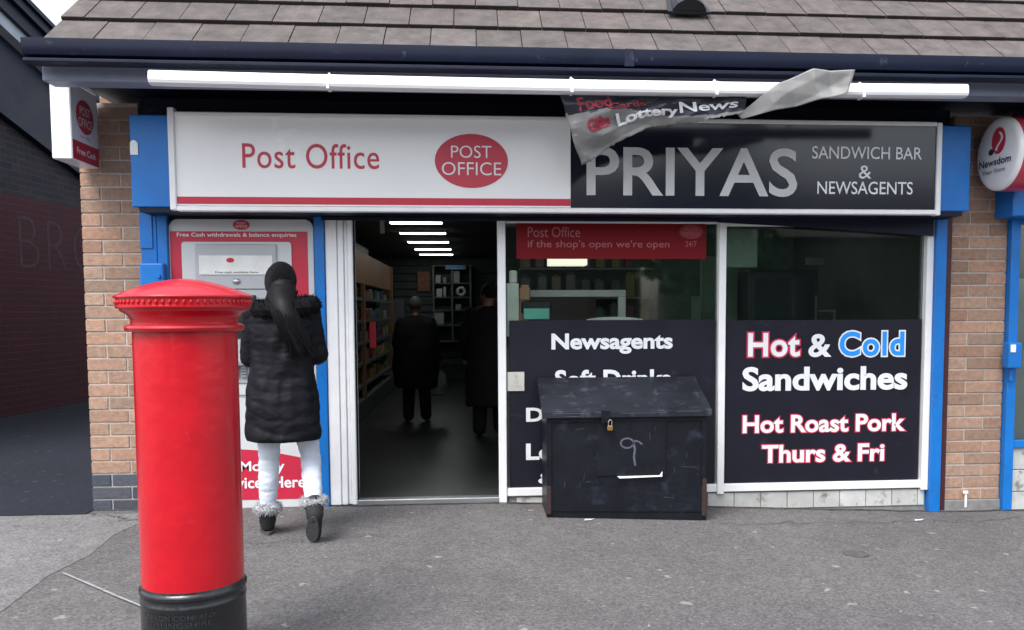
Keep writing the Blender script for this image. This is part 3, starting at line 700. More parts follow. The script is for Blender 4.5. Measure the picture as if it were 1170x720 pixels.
# ------------------------------------------------------------------ torn banner hanging from the light
TB = empty('torn_banner', (1.2, -.70, 2.68), 'torn black banner hanging down over the shop sign, its silver back crumpled, lower front painted with sheen', 'banner')
def lerp_poly(P, t):
    L_ = [0]
    for a_, b_ in zip(P, P[1:]): L_.append(L_[-1] + (b_[0]-a_[0]))
    x = P[0][0] + t*(P[-1][0]-P[0][0])
    for a_, b_ in zip(P, P[1:]):
        if x <= b_[0]+1e-9:
            k = (x-a_[0])/max(1e-9, b_[0]-a_[0]); return Vector((x, a_[1]+(b_[1]-a_[1])*k, a_[2]+(b_[2]-a_[2])*k))
    return Vector(P[-1])
top_ = [(.515, -.88, 2.655), (.9, -.88, 2.655), (1.3, -.89, 2.652), (1.623, -.90, 2.650)]
bot_ = [(.655, -.70, 2.255), (.68, -.71, 2.262), (.855, -.75, 2.368), (1.058, -.80, 2.464), (1.18, -.82, 2.476), (1.317, -.83, 2.487), (1.614, -.88, 2.538)]
def tri(t): return abs((t % 1.0)*2-1)
def folds(x, z, sd, k, amp):
    q_ = random.Random(sd); d = 0
    for i in range(4):
        a_ = q_.uniform(0, math.pi); ph = q_.random(); kk = k*q_.uniform(.6, 1.8)
        d += amp*tri((x*math.cos(a_)+z*math.sin(a_))*kk+ph+.25*noise.noise(Vector((x*3, z*3, sd))))*q_.uniform(.4, 1)/kk*4
    return d
def ban(u, v, h=0):
    a_ = lerp_poly(top_, u); b_ = lerp_poly(bot_, u)
    if u < .08: b_ += Vector((-.06*(1-u/.08)*0, 0, 0))
    p = a_.lerp(b_, v)
    sag = math.sin(math.pi*v)*.03*(1-u)
    n1 = noise.noise(Vector((p.x*7, p.z*7, 1.3))); n2 = noise.noise(Vector((p.x*19, p.z*17, 5.1)))
    n3 = abs(noise.noise(Vector((p.x*11+p.z*6, p.z*9, 9.1))))
    p.y += -sag + (n1*.030 - folds(p.x, p.z, 5, 6, .042))*min(1, v*2.5) - h
    if v > .93: p.z += .010*noise.noise(Vector((p.x*60, 0, 0)))
    p.x += noise.noise(Vector((0, p.z*9, 3)))*.02*v*(1-u)
    return p
def vth(u):
    K = [(0, .30), (.12, .36), (.22, .34), (.35, .45), (.5, .70), (.7, .80), (1, .88)]
    for (a_, x_), (b_, y_) in zip(K, K[1:]):
        if u <= b_: return x_+(y_-x_)*(u-a_)/(b_-a_)
    return .9
def sheet(fn, nu, nv, nm, mts, par, mi=lambda u, v: 0, th=.0012):
    q = MB(); g = [[q.bm.verts.new(fn(i/nu, j/nv)) for j in range(nv+1)] for i in range(nu+1)]
    for i in range(nu):
        for j in range(nv):
            f = q.bm.faces.new((g[i][j], g[i+1][j], g[i+1][j+1], g[i][j+1])); f.material_index = mi((i+.5)/nu, (j+.5)/nv)
    o = q.build(nm, mts, par, angle=14)
    so = o.modifiers.new('thick', 'SOLIDIFY'); so.thickness = th; so.offset = 0
    return o
m_bvinyl = mat('black_banner_vinyl', (.022, .025, .04), .3, var=.2, scale=6)
sheet(ban, 70, 30, 'banner_sheet', [m_bvinyl, m_foil], TB, lambda u, v: 1 if v > vth(u)+.04*noise.noise(Vector((u*14, 0, 0))) else 0)  # lower front in silver: sky sheen on the fold put into colour
def flap(u, v):
    T_ = [(1.578, -.92, 2.528), (1.761, -1.02, 2.677), (1.963, -1.03, 2.759), (2.214, -1.03, 2.757)]
    B_ = [(1.60, -.92, 2.506), (1.791, -.99, 2.537), (1.966, -1.01, 2.578), (2.180, -1.03, 2.629)]
    k = u*3; i = min(2, int(k)); t = k-i
    p = Vector(T_[i]).lerp(Vector(T_[i+1]), t).lerp(Vector(B_[i]).lerp(Vector(B_[i+1]), t), v)
    p.y += -folds(p.x, p.z, 12, 4.5, .030)*min(1, u*4)+.02
    return p
sheet(flap, 50, 20, 'banner_back', [m_foil], TB)
def tomap(du, dv, u0, v0): return lambda u, v, h: ban(u0+u*du, v0-v*dv, .006+h)
tx = lambda u, v, h: ban((u-.515)/1.108, v, .007+h)
def bant(body, x0, x1, v0, v1, off=.02):   # v grows downwards on the sheet
    V, P = fitted(body, x0, x1, 0, 1, off); return [(u, v1+(v0-v1)*k) for u, k in V], P
letter_mesh('lettering', [bant('News', 1.20, 1.57, .34, .68)], m_wlet, TB, tx, 0)
letter_mesh('lettering', [bant('Lottery', .80, 1.19, .48, .80, .04)], m_wlet, TB, tx, 0)
letter_mesh('red_lettering', [bant('Food', .60, .80, .10, .32, .03), bant('Cards', .77, 1.0, .26, .40, .03), bant('Gifts', .62, .76, .46, .66, .05)], mat('banner_red', (.38, .035, .07), .5, var=.5, scale=25), TB, tx, 0)

# ------------------------------------------------------------------ metal chest
C0 = empty('storage_chest', (1.0, -.25, .02), 'battered black steel storage chest with sloping lid in front of the window', 'chest')
cx0, cx1, cy0, cy1 = .474, 1.530, -.450, -.055
def czb(x): return gz(x, -.3)-.0
q = MB()
zf, zb = .700, .868
pts = [(cy0, 0), (cy1, 0), (cy1, zb), (cy0, zf)]
q.loft([[Vector((x, y, (z if z else czb(x)-.004))) for y, z in pts] for x in (cx0, cx1)])
q.build('body', m_chest, C0)
q = MB(); q.poly([Vector((x, cy0-.001, z)) for x, z in ((cx0+.03, .235), (cx1-.03, .228), (cx1-.03, .05), (cx0+.03, .075))], thick=(0, -.006, 0))
for a_, b_, c_, d_ in ((cx0+.002, cx0+.032, .05, .69), (cx1-.032, cx1-.002, .02, .69), (cx0+.03, cx1-.03, .655, .69)): q.box(a_, b_, cy0-.010, cy0-.001, c_, d_, b=.002)
q.box(.80, 1.26, cy0-.008, cy0-.001, .30, .66, b=.002); q.box(.795, .802, cy0-.006, cy0-.001, .24, .66)
q.build('front_panel', m_chest, C0)
q = MB(); lf = []
q.loft([[Vector((x, y, z)) for y, z in ((cy0-.035, .690), (cy0-.035, .728), (cy1+.02, .915), (cy1+.02, .885), (cy0-.01, .700))] for x in (cx0-.03, cx1+.025)])
q.box(cx0-.03, cx1+.025, cy0-.040, cy0-.028, .688, .729, b=.002)
q.build('lid', m_lid, C0); q = MB(); [q.box(x_, x_+w_, cy0-.0415, cy0-.0395, z_, z_+.0025) for x_, w_, z_ in ((.50, .25, .716), (.78, .05, .720), (.95, .30, .714), (1.32, .16, .722), (.60, .09, .696))]; q.build('worn_edge', m_chalk, C0)
q = MB()
for x0, x1, z0, z1 in ((cx0-.002, cx0+.028, .055, .24), (cx1-.03, cx1+.003, .02, .22), (cx1-.028, cx1+.002, .22, .27)): q.box(x0, x1, cy0-.014, cy0-.004, z0, z1, b=.003)
q.build('rusty_corner', m_rust, C0)
q = MB(); q.box(.825, .885, cy0-.045, cy0-.036, .650, .735, b=.003); q.box(.848, .862, cy0-.055, cy0-.045, .655, .69, b=.002); q.build('hasp', m_chest, C0)
q = MB(); q.box(.862, .898, cy0-.068, cy0-.048, .605, .638, b=.005); pl = q.build('padlock', m_brass, C0)
q = MB(); q.tube([(.869, cy0-.06, .635), (.869, cy0-.06, .665), (.875, cy0-.06, .675), (.885, cy0-.06, .675), (.891, cy0-.06, .665), (.891, cy0-.06, .635)], .0032, 8); q.build('shackle', m_steel, pl)
q = MB(); q.poly([Vector((x, cy0-.012, z)) for x, z in ((.935, .298), (1.215, .300), (1.232, .325), (1.232, .292), (.95, .285))], thick=(0, -.010, 0)); q.build('handle', m_wlet, C0)
# scuffs: thin chalky smears on the front panel
q = MB()
def smear(pts, wd):
    for (xa, za), (xb, zb_) in zip(pts, pts[1:]):
        n2 = Vector((zb_-za, 0, -(xb-xa))).normalized()*wd
        q.poly([Vector((xa, cy0-.0095, za))-n2, Vector((xb, cy0-.0095, zb_))-n2, Vector((xb, cy0-.0095, zb_))+n2, Vector((xa, cy0-.0095, za))+n2])
smear([(1.0+.042*math.cos(t), .515+.032*math.sin(t)) for t in [math.pi*2*i/14 for i in range(15)]], .006); smear([(1.04, .53), (1.075, .525), (1.10, .505)], .006)
for k in range(9):
    xx = rnd.uniform(.50, 1.50); z0_ = rnd.uniform(.08, .62); smear([(xx, z0_), (xx+rnd.uniform(-.012, .012), z0_+rnd.uniform(.02, .07))], rnd.uniform(.0005, .001))
for k in range(4):
    xx = rnd.uniform(.50, 1.40); z0_ = rnd.uniform(.06, .64); smear([(xx, z0_), (xx+rnd.uniform(.03, .10), z0_+rnd.uniform(-.01, .01))], .0008)
smear([(1.042, .52), (1.052, .47), (1.045, .43), (1.05, .39), (1.055, .365)], .007)
q.build('chalk_scuff', m_chalk, C0)

# ------------------------------------------------------------------ pillar box
bx, by = -1.047, -2.755; bz = gz(bx, by)
PB = empty('pillar_box', (bx, by, bz), 'red cast iron pillar box with domed cap and black base in the foreground', 'post box')
c = (bx, by, 0)
q = MB(); q.lathe([(.203, .385), (.203, 1.312)], c, 96, k=.885); q.build('body', m_pbred, PB, angle=40)
prof = [(.203, 1.310), (.222, 1.311), (.229, 1.316), (.232, 1.324), (.229, 1.332), (.218, 1.336), (.208, 1.338), (.207, 1.350), (.212, 1.362), (.222, 1.372), (.238, 1.380), (.246, 1.385), (.247, 1.392), (.258, 1.393), (.262, 1.398), (.262, 1.402), (.258, 1.404), (.258, 1.428), (.266, 1.430), (.268, 1.434), (.266, 1.439)]
prof2 = []
for k in range(1, 15):
    t = k/14; prof2.append((.266*(1-t)+.0005, 1.439 + .062*(1-(1-t)**1.7)))
q = MB(); q.lathe(prof+prof2, c, 96, k=.885)
for k in range(64):
    a_ = 2*math.pi*k/64; q.sph((bx+.2292*math.cos(a_), by+.2292*math.sin(a_), 1.4155), .0062, (1, 1, 1.5), n=8)
q.build('cap', m_pbred, PB, angle=35)
q = MB(); q.lathe([(.244, bz), (.244, .06), (.238, .085), (.226, .10), (.216, .115), (.209, .14), (.208, .315), (.211, .322), (.211, .330), (.208, .334), (.208, .352), (.213, .356), (.2145, .366), (.211, .374), (.206, .378), (.204, .386)], c, 96, k=.885)
bs = q.build('base', m_pbblack, PB, angle=35)
def cylmap(u, v, h):
    a_ = -math.pi/2 + u/.184 + .0; return Vector((bx+(.1845+h)*math.cos(a_), by+(.1845+h)*math.sin(a_), v))
letter_mesh('cast_lettering', [fitted('CARRON COMPANY', -.15, .13, .288, .308, .01), fitted('STIRLINGSHIRE', -.135, .115, .262, .282, .01)], mat('worn_cast_letter', (.022, .023, .026), .5, var=.6, scale=60), bs, cylmap, .0018)
# aperture hood and door on the far side
q = MB(); q.box(bx-.10, bx+.10, by+.14, by+.19, 1.19, 1.225, b=.006); q.box(bx-.10, bx+.10, by+.12, by+.176, 1.10, 1.16, b=.004); q.build('aperture', m_pbred, PB)
def cyd(u, v, h): a_ = math.pi/2 + u/.180; return Vector((bx+(.180+h)*math.cos(a_), by+(.180+h)*math.sin(a_), v))
q = MB(); rows = []
for k in range(13):
    u = -.13+.26*k/12; rows.append([cyd(u, .5, -.003), cyd(u, .5, .006), cyd(u, 1.06, .006), cyd(u, 1.06, -.003)])
q.loft(rows); q.build('door', m_pbred, PB)

# ------------------------------------------------------------------ stopcock cover on pavement
q = MB(); cz = gz(2.215, -1.2); q.lathe([(.075, cz-.01), (.075, cz+.006), (.066, cz+.007), (.063, cz+.004), (.001, cz+.004)], (2.215, -1.2, 0), 28)
tag(q.build('stopcock_cover', mat('iron_cover', (.085, .078, .075), .7, var=.4, scale=50, bump=.5), origin=(2.215, -1.2, cz)), 'small round iron cover set in the pavement at the right', 'manhole cover')

for i, (x, y, t_) in enumerate(((.74, -.52, 'scrap of white litter on the pavement below the left part of the chest'), (3.05, -.35, 'scrap of pale litter on the pavement below the right window'), (-1.72, -1.1, 'scrap of pale litter beside the pillar box'))):
    q = MB(); z = gz(x, y)
    q.poly([Vector((x+dx_, y+dy_, z+.006+.004*((k*7) % 3))) for k, (dx_, dy_) in enumerate(((-.03, -.006), (.01, -.014), (.035, .0), (.012, .012), (-.022, .010)))], thick=(0, 0, .002))
    tag(q.build('litter', m_wlet, origin=(x, y, z)), t_, 'litter')
# ------------------------------------------------------------------ people
def spikes(q, pts, ln, jitter=.5, rad=.004):
    for p, n_ in pts:
        d = (n_ + Vector((rnd.uniform(-1, 1), rnd.uniform(-1, 1), rnd.uniform(-1, 1)))*jitter).normalized()
        l_ = ln*rnd.uniform(.5, 1.1); a_ = d.orthogonal().normalized()*rad; b_ = d.cross(a_).normalized()*rad
        t = q.bm.verts.new(p+d*l_); B_ = [q.bm.verts.new(p-d*.004+a_), q.bm.verts.new(p-d*.004-a_*.5+b_*.87), q.bm.verts.new(p-d*.004-a_*.5-b_*.87)]
        for k in range(3): q.bm.faces.new((B_[k], B_[(k+1) % 3], t))
def fur_ring(parent, name, cen, ru, rv, tube_r, mt, ln, nseg=40, count=900, zmod=None):
    q = MB(); P = []
    path = []
    for i in range(nseg):
        a_ = 2*math.pi*i/nseg; z = zmod(a_) if zmod else 0
        path.append(Vector((cen[0]+ru*math.cos(a_), cen[1]+rv*math.sin(a_), cen[2]+z)))
    for i, p in enumerate(path): q.cap(p, tube_r*rnd.uniform(.9, 1.1), path[(i+1) % nseg], tube_r, n=8)
    for k in range(count):
        i = rnd.randrange(nseg); t = rnd.random(); p = path[i].lerp(path[(i+1) % nseg], t)
        d = Vector((rnd.gauss(0, 1), rnd.gauss(0, 1), rnd.gauss(0, 1))).normalized()
        P.append((p+d*tube_r*.9, d))
    spikes(q, P, ln)
    return q.build(name, mt, parent)

def hand(q, w_, d, side, s=1.0, nrm_=Vector((0, 0, -1))):
    """palm and five bent fingers from wrist w_ along d; nrm_ the palm's facing"""
    d = Vector(d).normalized(); a_ = d.cross(nrm_).normalized()*side
    k = w_ + d*.045*s
    q.cap(w_, .022*s, k+a_*.012*s, .024*s, 10); q.cap(w_, .022*s, k-a_*.014*s, .023*s, 10); q.cap(k-a_*.03*s, .013*s, k+d*.045*s-a_*.028*s, .012*s, 8); q.cap(k+a_*.012*s, .018*s, k+d*.04*s+a_*.02*s, .013*s, 8)
    q.cap(k, .017*s, k+d*.042*s, .014*s, 8)
    for i, (o_, l_) in enumerate(((.030, .062), (.011, .072), (-.010, .068), (-.030, .052))):
        b_ = k+d*.045*s+a_*o_*s; m1 = b_+(d*.9+nrm_*.35).normalized()*l_*.5*s; m2 = m1+(d*.45+nrm_*.9).normalized()*l_*.5*s
        q.cap(b_, .0095*s, m1, .009*s, 8); q.cap(m1, .009*s, m2, .0078*s, 8)
    t0 = w_+d*.018*s+a_*.022*s; t1 = t0+(a_*.8+d*.6+nrm_*.3).normalized()*.038*s; t2 = t1+(d*.9+nrm_*.4).normalized()*.03*s
    q.cap(t0, .013*s, t1, .011*s, 8); q.cap(t1, .011*s, t2, .009*s, 8)

def human(loc, J, label, s=1.0, cat='person', hairmat=None, jacket=None, trouser=None, vox=.010, female=False, name='person'):
    O = Vector(loc)
    def W(p): return O + Vector(p)*s
    q = MB()
    H = W(J['head']); nk = W(J['neck']); ch = W(J['chest']); pe = W(J['pelvis'])
    f = Vector(J['face']).normalized(); sd_ = f.cross(Vector((0, 0, 1))).normalized()
    rot = Matrix((sd_, f, Vector((0, 0, 1)))).transposed()
    q.sph(H, .1*s, (.76, .93, 1.12), 20, rot); q.sph(H+f*.025*s-Vector((0, 0, .055))*s, .062*s, (.85, .95, .95), 16, rot)
    q.cap(H+f*.085*s+Vector((0, 0, .005))*s, .009*s, H+f*.108*s-Vector((0, 0, .030))*s, .013*s, 8)          # nose
    q.cap(H+f*.078*s-Vector((0, 0, .062))*s-sd_*.015*s, .008*s, H+f*.078*s-Vector((0, 0, .062))*s+sd_*.015*s, .008*s, 8)  # lips
    q.sph(H+f*.07*s-Vector((0, 0, .095))*s, .022*s, n=10)                                                   # chin
    for k in (-1, 1): q.sph(H+sd_*k*.078*s-Vector((0, 0, .008))*s, .026*s, (.35, .6, 1), 10, rot)           # ears
    q.cap(H-Vector((0, 0, .05))*s, .05*s, nk, .055*s); q.cap(nk, .06*s, ch, .11*s)
    for k in (-1, 1): q.cap(ch+Vector((k*.05*s, 0, 0)), .11*s, pe+Vector((k*.05*s, 0, 0)), .105*s)
    for k in ('l', 'r'):
        sh, el, wr = W(J['sh'+k]), W(J['el'+k]), W(J['wr'+k]); hp, kn, an, to = W(J['hp'+k]), W(J['kn'+k]), W(J['an'+k]), W(J['to'+k])
        q.cap(ch+Vector((0, 0, .08))*s, .06*s, sh, .052*s); q.cap(sh, .052*s, el, .040*s); q.cap(el, .040*s, wr, .026*s)
        hand(q, wr, wr-el, 1 if k == 'l' else -1, s)
        q.cap(hp, .082*s, kn, .055*s); q.cap(kn, .055*s, kn.lerp(an, .35), .052*s); q.cap(kn.lerp(an, .3), .052*s, an, .036*s); q.cap(an, .034*s, to, .026*s)
    body = q.build(name, m_skin, origin=O); voxel(body, .0075, 2)
    tag(body, label, cat)
    # eyes
    for k in (-1, 1):
        q = MB(); q.sph(H+f*.079*s+sd_*k*.031*s+Vector((0, 0, .008))*s, .011*s, (1, .7, .8), 10, rot); q.build('eye', mat('eye', (.05, .03, .02), .1), body, smooth=True)
    return body, W, f, sd_, rot

# --- the woman at the cash machine (base under her hips)
wl = (-1.115, -.80, gz(-1.13, -.8))
J = dict(head=(-.012, .035, 1.505), face=(-.45, 1, -.12), neck=(.0, .0, 1.38), chest=(.0, -.005, 1.20), pelvis=(-.015, -.01, .90),
         shl=(-.150, 0, 1.325), ell=(-.195, .03, 1.07), wrl=(-.12, .25, 1.10), shr=(.150, .0, 1.325), elr=(.195, .05, 1.08), wrr=(.09, .26, 1.13),
         hpl=(-.085, 0, .84), knl=(-.105, .045, .46), anl=(-.125, .06, .085), tol=(-.17, .20, .035),
         hpr=(.082, 0, .84), knr=(.128, .10, .475), anr=(.20, -.19, .175), tor=(.185, -.145, .045))
wom, W, f, sd_, rot = human(wl, J, 'woman in black padded coat and white jeans walking up to the cash machine', s=1.0)
# jeans
q = MB()
for k in ('l', 'r'):
    hp, kn, an = W(J['hp'+k]), W(J['kn'+k]), W(J['an'+k]); top = an.lerp(kn, .25)
    n_ = 26; pts, rad = [], []
    for i in range(n_+1):
        t = i/n_
        p = hp.lerp(kn, t/.5) if t < .5 else kn.lerp(an, (t-.5)/.5*.80)
        r_ = .088*(1-t/.5)+.058*(t/.5) if t < .5 else .058*(1-(t-.5)/.5)+.045*((t-.5)/.5)
        if t > .5: r_ += .006*math.sin(math.pi*(t-.5)/.5)
        r_ += .0018*math.sin(i*2.3)*(1 if .40 < t < .6 or t > .88 else 0)
        pts.append(p); rad.append(r_)
    q.tube(pts, rad, 20)
q.sph(W((0, -.005, .90)), .15, (1.0, .75, .8)); o = q.build('jeans', m_jean, wom); voxel(o, .007, 3); crumple(o, .0045, 7, (1, 1, 2.4))
# boots
def boot(an, to, sgn, sole_dir):
    q = MB(); an, to = Vector(an), Vector(to)
    up_ = (an-to); d = (to-an).normalized()
    up1 = (W(J['knl' if sgn < 0 else 'knr'])-an).normalized()
    q.cap(an+up1*.075, .056, an, .050, 14); q.cap(an, .048, to, .040, 14); q.cap(an-up1*.03, .044, an.lerp(to, .3), .042, 12)
    o = q.build('boot', m_suede, wom); voxel(o, .007, 3)
    return o
an, to = W(J['anl']), W(J['tol']); an0 = an.copy()
boot(an+Vector((0, 0, .0)), to+Vector((0, 0, .008)), -1, None)
dd = (Vector((to.x, to.y, 0))-Vector((an.x, an.y, 0))).normalized(); pp = Vector((-dd.y, dd.x, 0)); cc = (Vector((an.x, an.y, 0))+Vector((to.x, to.y, 0)))/2 - dd*.008
q = MB(); q.loft([[cc + dd*(.118*math.sin(a_)) + pp*(.040*math.cos(a_)*(1+.12*math.sin(a_))) + Vector((0, 0, z)) for a_ in [2*math.pi*i/28 for i in range(28)]] for z in (wl[2]+.002, wl[2]+.020)]); q.build('boot_sole', m_sole, wom)
an, to = W(J['anr']), W(J['tor'])
heel = Vector((an.x, an.y-.045, an.z-.055)); toe = Vector((to.x, to.y+.01, wl[2]+.035))
q = MB(); up1 = (W(J['knr'])-an).normalized()
q.cap(an+up1*.07, .056, an-up1*.01, .050, 14); q.cap(an, .046, toe, .038, 14); q.cap(an+Vector((0, -.01, -.02)), .044, toe, .038, 12); q.cap(an, .046, toe+Vector((0, .03, .0)), .036, 12)
o = q.build('boot', m_suede, wom); voxel(o, .007, 3)
# sole facing back to the street
sc_ = (an+toe)/2 + Vector((0, -.042, -.012)); dl = (toe-(an+Vector((0, 0, .0)))).normalized(); du = Vector((1, 0, 0)); dn = dl.cross(du).normalized()
if dn.y > 0: dn = -dn
ring = []
for i in range(28):
    a_ = 2*math.pi*i/28; l_ = .088*math.sin(a_); wd = .036*math.cos(a_)*(1.0-.18*math.sin(a_*1.0+2.2))
    ring.append(du*wd + dl*l_)
q = MB(); q.loft([[sc_+p+dn*.014 for p in ring], [sc_+p-dn*.008 for p in ring]]); q.build('boot_sole', m_sole, wom)
for k in ('l', 'r'):
    an = W(J['an'+k]); kn = W(J['kn'+k]); p = an.lerp(kn, .22)
    fur_ring(wom, 'fur_cuff', (p.x, p.y, p.z-.01), .050, .054, .027, m_gfur, .026, 18, 1500)
# coat: quilted loft plus sleeves
q = MB(); rings = []; n_ = 48
K = [(.585, .214, .165, -.004), (.62, .220, .170, -.004), (.75, .212, .166, -.004), (.88, .200, .156, -.004), (1.0, .178, .140, 0), (1.08, .172, .135, 0), (1.18, .184, .140, 0), (1.28, .186, .138, 0), (1.34, .160, .120, 0), (1.39, .120, .10, .005), (1.42, .085, .085, .005)]
zz = .585
while zz <= 1.42:
    for (a0, r0, y0, o0), (a1, r1, y1, o1) in zip(K, K[1:]):
        if a0 <= zz <= a1: t = (zz-a0)/(a1-a0); rx = r0+(r1-r0)*t; ry = y0+(y1-y0)*t; ox = o0+(o1-o0)*t
    ph = (zz-.585)/.075
    b_ = (.0065+.002*noise.noise(Vector((zz*7, 0, 0))))*(abs(math.sin(math.pi*ph))**.4 - .6)
    rings.append([W((ox+(rx+b_+.012*noise.noise(Vector((math.cos(2*math.pi*i/n_)*2.5, zz*7, math.sin(2*math.pi*i/n_)*2.5))))*math.cos(2*math.pi*i/n_), (ry+b_+.016*noise.noise(Vector((math.cos(2*math.pi*i/n_)*3.5, zz*8, 4))))*math.sin(2*math.pi*i/n_)-.01, zz+(.022*math.sin(2*math.pi*i/n_*2+.6)+.016*math.sin(2*math.pi*i/n_*3+zz*5))*(1 if zz < 1.3 else .3)*max(0, min(1, (zz-.585)/.08)))) for i in range(n_)])
    zz += .0095
q.loft(rings)
for k in ('l', 'r'):
    sh, el, wr = W(J['sh'+k]), W(J['el'+k]), W(J['wr'+k]); pts, rad = [], []
    for i in range(31):
        t = i/30; p = sh.lerp(el, t/.55) if t < .55 else el.lerp(wr, (t-.55)/.45*.95)
        pts.append(p); rad.append(.070-.022*t+.003*abs(math.sin(t*math.pi*7)))
    q.tube(pts, rad, 18); q.sph(sh, .078, n=14); q.sph(el, .062, n=12)
coat = q.build('coat', m_coat, wom); voxel(coat, .0075, 2); crumple(coat, .0038, 8, (1, 1, 1.8))
# fur-trimmed hood lying on the shoulders
fur_ring(wom, 'fur_hood', (W((.03, -.03, 1.362))), .150, .110, .052, m_fur, .026, 30, 3500, lambda a_: .012*math.cos(a_) + .012*math.sin(a_))
# hair
q = MB(); H = W(J['head'])
q.sph(H-f*.014+Vector((0, 0, .008)), .103, (.86, .98, 1.06), 24, rot); q.sph(H-f*.05+Vector((0, 0, -.02)), .075, n=16); q.cap(H-f*.045+Vector((0, 0, -.04)), .066, H-f*.03+Vector((.01, 0, -.12)), .060)
hb_ = H-f*.060; yb = wl[1]
path = [H-f*.02+Vector((0, 0, -.02)), H-f*.040+Vector((.006, .0, -.045)), Vector((H.x+.030, yb-.085, H.z-.100)), Vector((H.x+.060, yb-.165, H.z-.155)), Vector((H.x+.092, yb-.192, H.z-.235)), Vector((H.x+.125, yb-.188, H.z-.315)), Vector((H.x+.150, yb-.178, H.z-.385)), Vector((H.x+.165, yb-.172, H.z-.43))]
PR = [.070, .094, .094, .080, .068, .054, .036, .014]
def cat_(P, n=6):
    out = []
    for i in range(len(P)-1):
        a_, b_, c_, d_ = P[max(0, i-1)], P[i], P[i+1], P[min(len(P)-1, i+2)]
        for k in range(n):
            t = k/n; out.append(.5*((b_*2) + (c_-a_)*t + (a_*2-b_*5+c_*4-d_)*t*t + (b_*3-a_-c_*3+d_)*t*t*t))
    return out+[P[-1]]
PR = [r_*.88 for r_ in PR]
path = cat_(path); PR = [v for v in cat_(PR)]
q.tube(path, [r_*.93 for r_ in PR], 28)
o = q.build('hair', m_hair, wom); voxel(o, .005, 4)
q = MB()
NP = len(path)
for k in range(900):
    a_ = rnd.uniform(0, 2*math.pi); rr_ = rnd.uniform(.88, 1.03); pts = []; dx_ = rnd.gauss(-.012, .028); wv = rnd.uniform(-1, 1); i0 = rnd.randrange(6, 16); i1 = rnd.randrange(NP-10, NP+1)
    for i in range(i0, i1, 2):
        t = i/NP; p, r_ = path[i], PR[i]
        pts.append(p+Vector((math.cos(a_+.25*wv*t)*r_*rr_ + dx_*t**3, math.sin(a_+.25*wv*t)*r_*rr_*.92, 0)))
    if len(pts) > 3: q.tube(pts, [.0017]*(len(pts)-1)+[.0004], 4)
# strands combed over the head towards the back
ecen = H - f*.014 + Vector((0, 0, .010)); endd = (-f*.9 + Vector((.12, 0, -.62))).normalized()
for k in range(800):
    th = rnd.uniform(-2.3, 2.3); lat = rnd.uniform(-.1, .35)
    st = (f*(.75-lat*1.6) + sd_*math.sin(th)*1.0 + Vector((0, 0, 1))*math.cos(th)*.9).normalized()
    an_ = st.angle(endd); pts = []; jt = rnd.uniform(.997, 1.02); stop = rnd.uniform(.82, 1.0)
    for i in range(10):
        t = i/9*stop; d = (st*math.sin((1-t)*an_) + endd*math.sin(t*an_))/max(1e-4, math.sin(an_))
        x_, y_, z_ = d.dot(sd_), d.dot(f), d.z
        pts.append(ecen + (sd_*x_*.0885 + f*y_*.1012 + Vector((0, 0, 1))*z_*.1100)*jt)
    q.tube(pts, .0015, 4)
q.build('hair_strands', m_hair, wom)

def dressed(loc, J, label, s, hairm, coat_l, name='person'):
    b_, W, f, sd_, rot = human(loc, J, label, s=s)
    q = MB(); rings = []; n_ = 32
    for z, rx, ry in coat_l:
        t = (z-J['pelvis'][2])/(J['chest'][2]-J['pelvis'][2]); ox = J['pelvis'][0]+(J['chest'][0]-J['pelvis'][0])*t; oy = J['pelvis'][1]+(J['chest'][1]-J['pelvis'][1])*t
        rings.append([W((ox+rx*math.cos(2*math.pi*i/n_), oy+ry*math.sin(2*math.pi*i/n_), z)) for i in range(n_)])
    q.loft(rings)
    for k in ('l', 'r'):
        sh, el, wr = W(J['sh'+k]), W(J['el'+k]), W(J['wr'+k]); q.cap(sh, .078*s, el, .064*s); q.cap(el, .064*s, el.lerp(wr, .9), .05*s)
    crumple(voxel(q.build('coat', m_cloth, b_), .012, 4), .016, 6, (1, 1, .6))
    q = MB()
    for k in ('l', 'r'):
        hp, kn, an = W(J['hp'+k]), W(J['kn'+k]), W(J['an'+k]); q.cap(hp, .11*s, kn, .09*s); q.cap(kn, .09*s, an, .078*s)
    voxel(q.build('trousers', m_cloth, b_), .012, 4)
    for k in ('l', 'r'):
        an, to = W(J['an'+k]), W(J['to'+k]); q = MB(); q.cap(an, .046*s, to, .040*s); q.cap(an-Vector((0, 0, .03)), .04*s, to, .04*s); voxel(q.build('shoe', m_dark, b_), .01, 2)
    H = W(J['head']); q = MB(); q.sph(H-f*.014*s+Vector((0, 0, .022)), .105*s, (.86, .98, 1.0), 20, rot); voxel(q.build('hair', hairm, b_), .01, 1)
    return b_, W
JM = dict(head=(.0, .03, 1.60), face=(.15, 1, -.1), neck=(0, 0, 1.45), chest=(0, 0, 1.24), pelvis=(0, 0, .92), shl=(-.19, 0, 1.38), ell=(-.27, .02, 1.10), wrl=(-.24, .14, .88), shr=(.19, 0, 1.38), elr=(.27, -.02, 1.10), wrr=(.29, .06, .84),
          hpl=(-.09, 0, .88), knl=(-.10, .02, .48), anl=(-.11, -.02, .09), tol=(-.13, .13, .05), hpr=(.09, 0, .88), knr=(.11, .05, .48), anr=(.13, .02, .09), tor=(.15, .18, .05))
man, Wm = dressed((-.67, 4.4, .066), JM, 'grey haired person in a dark coat standing inside the doorway holding a bag', .86, m_ghair, [(.48, .29, .21), (.75, .31, .22), (1.0, .30, .21), (1.2, .29, .19), (1.36, .25, .16), (1.47, .12, .10)])
hw = Wm(JM['wrr']); q = MB(); rings = []
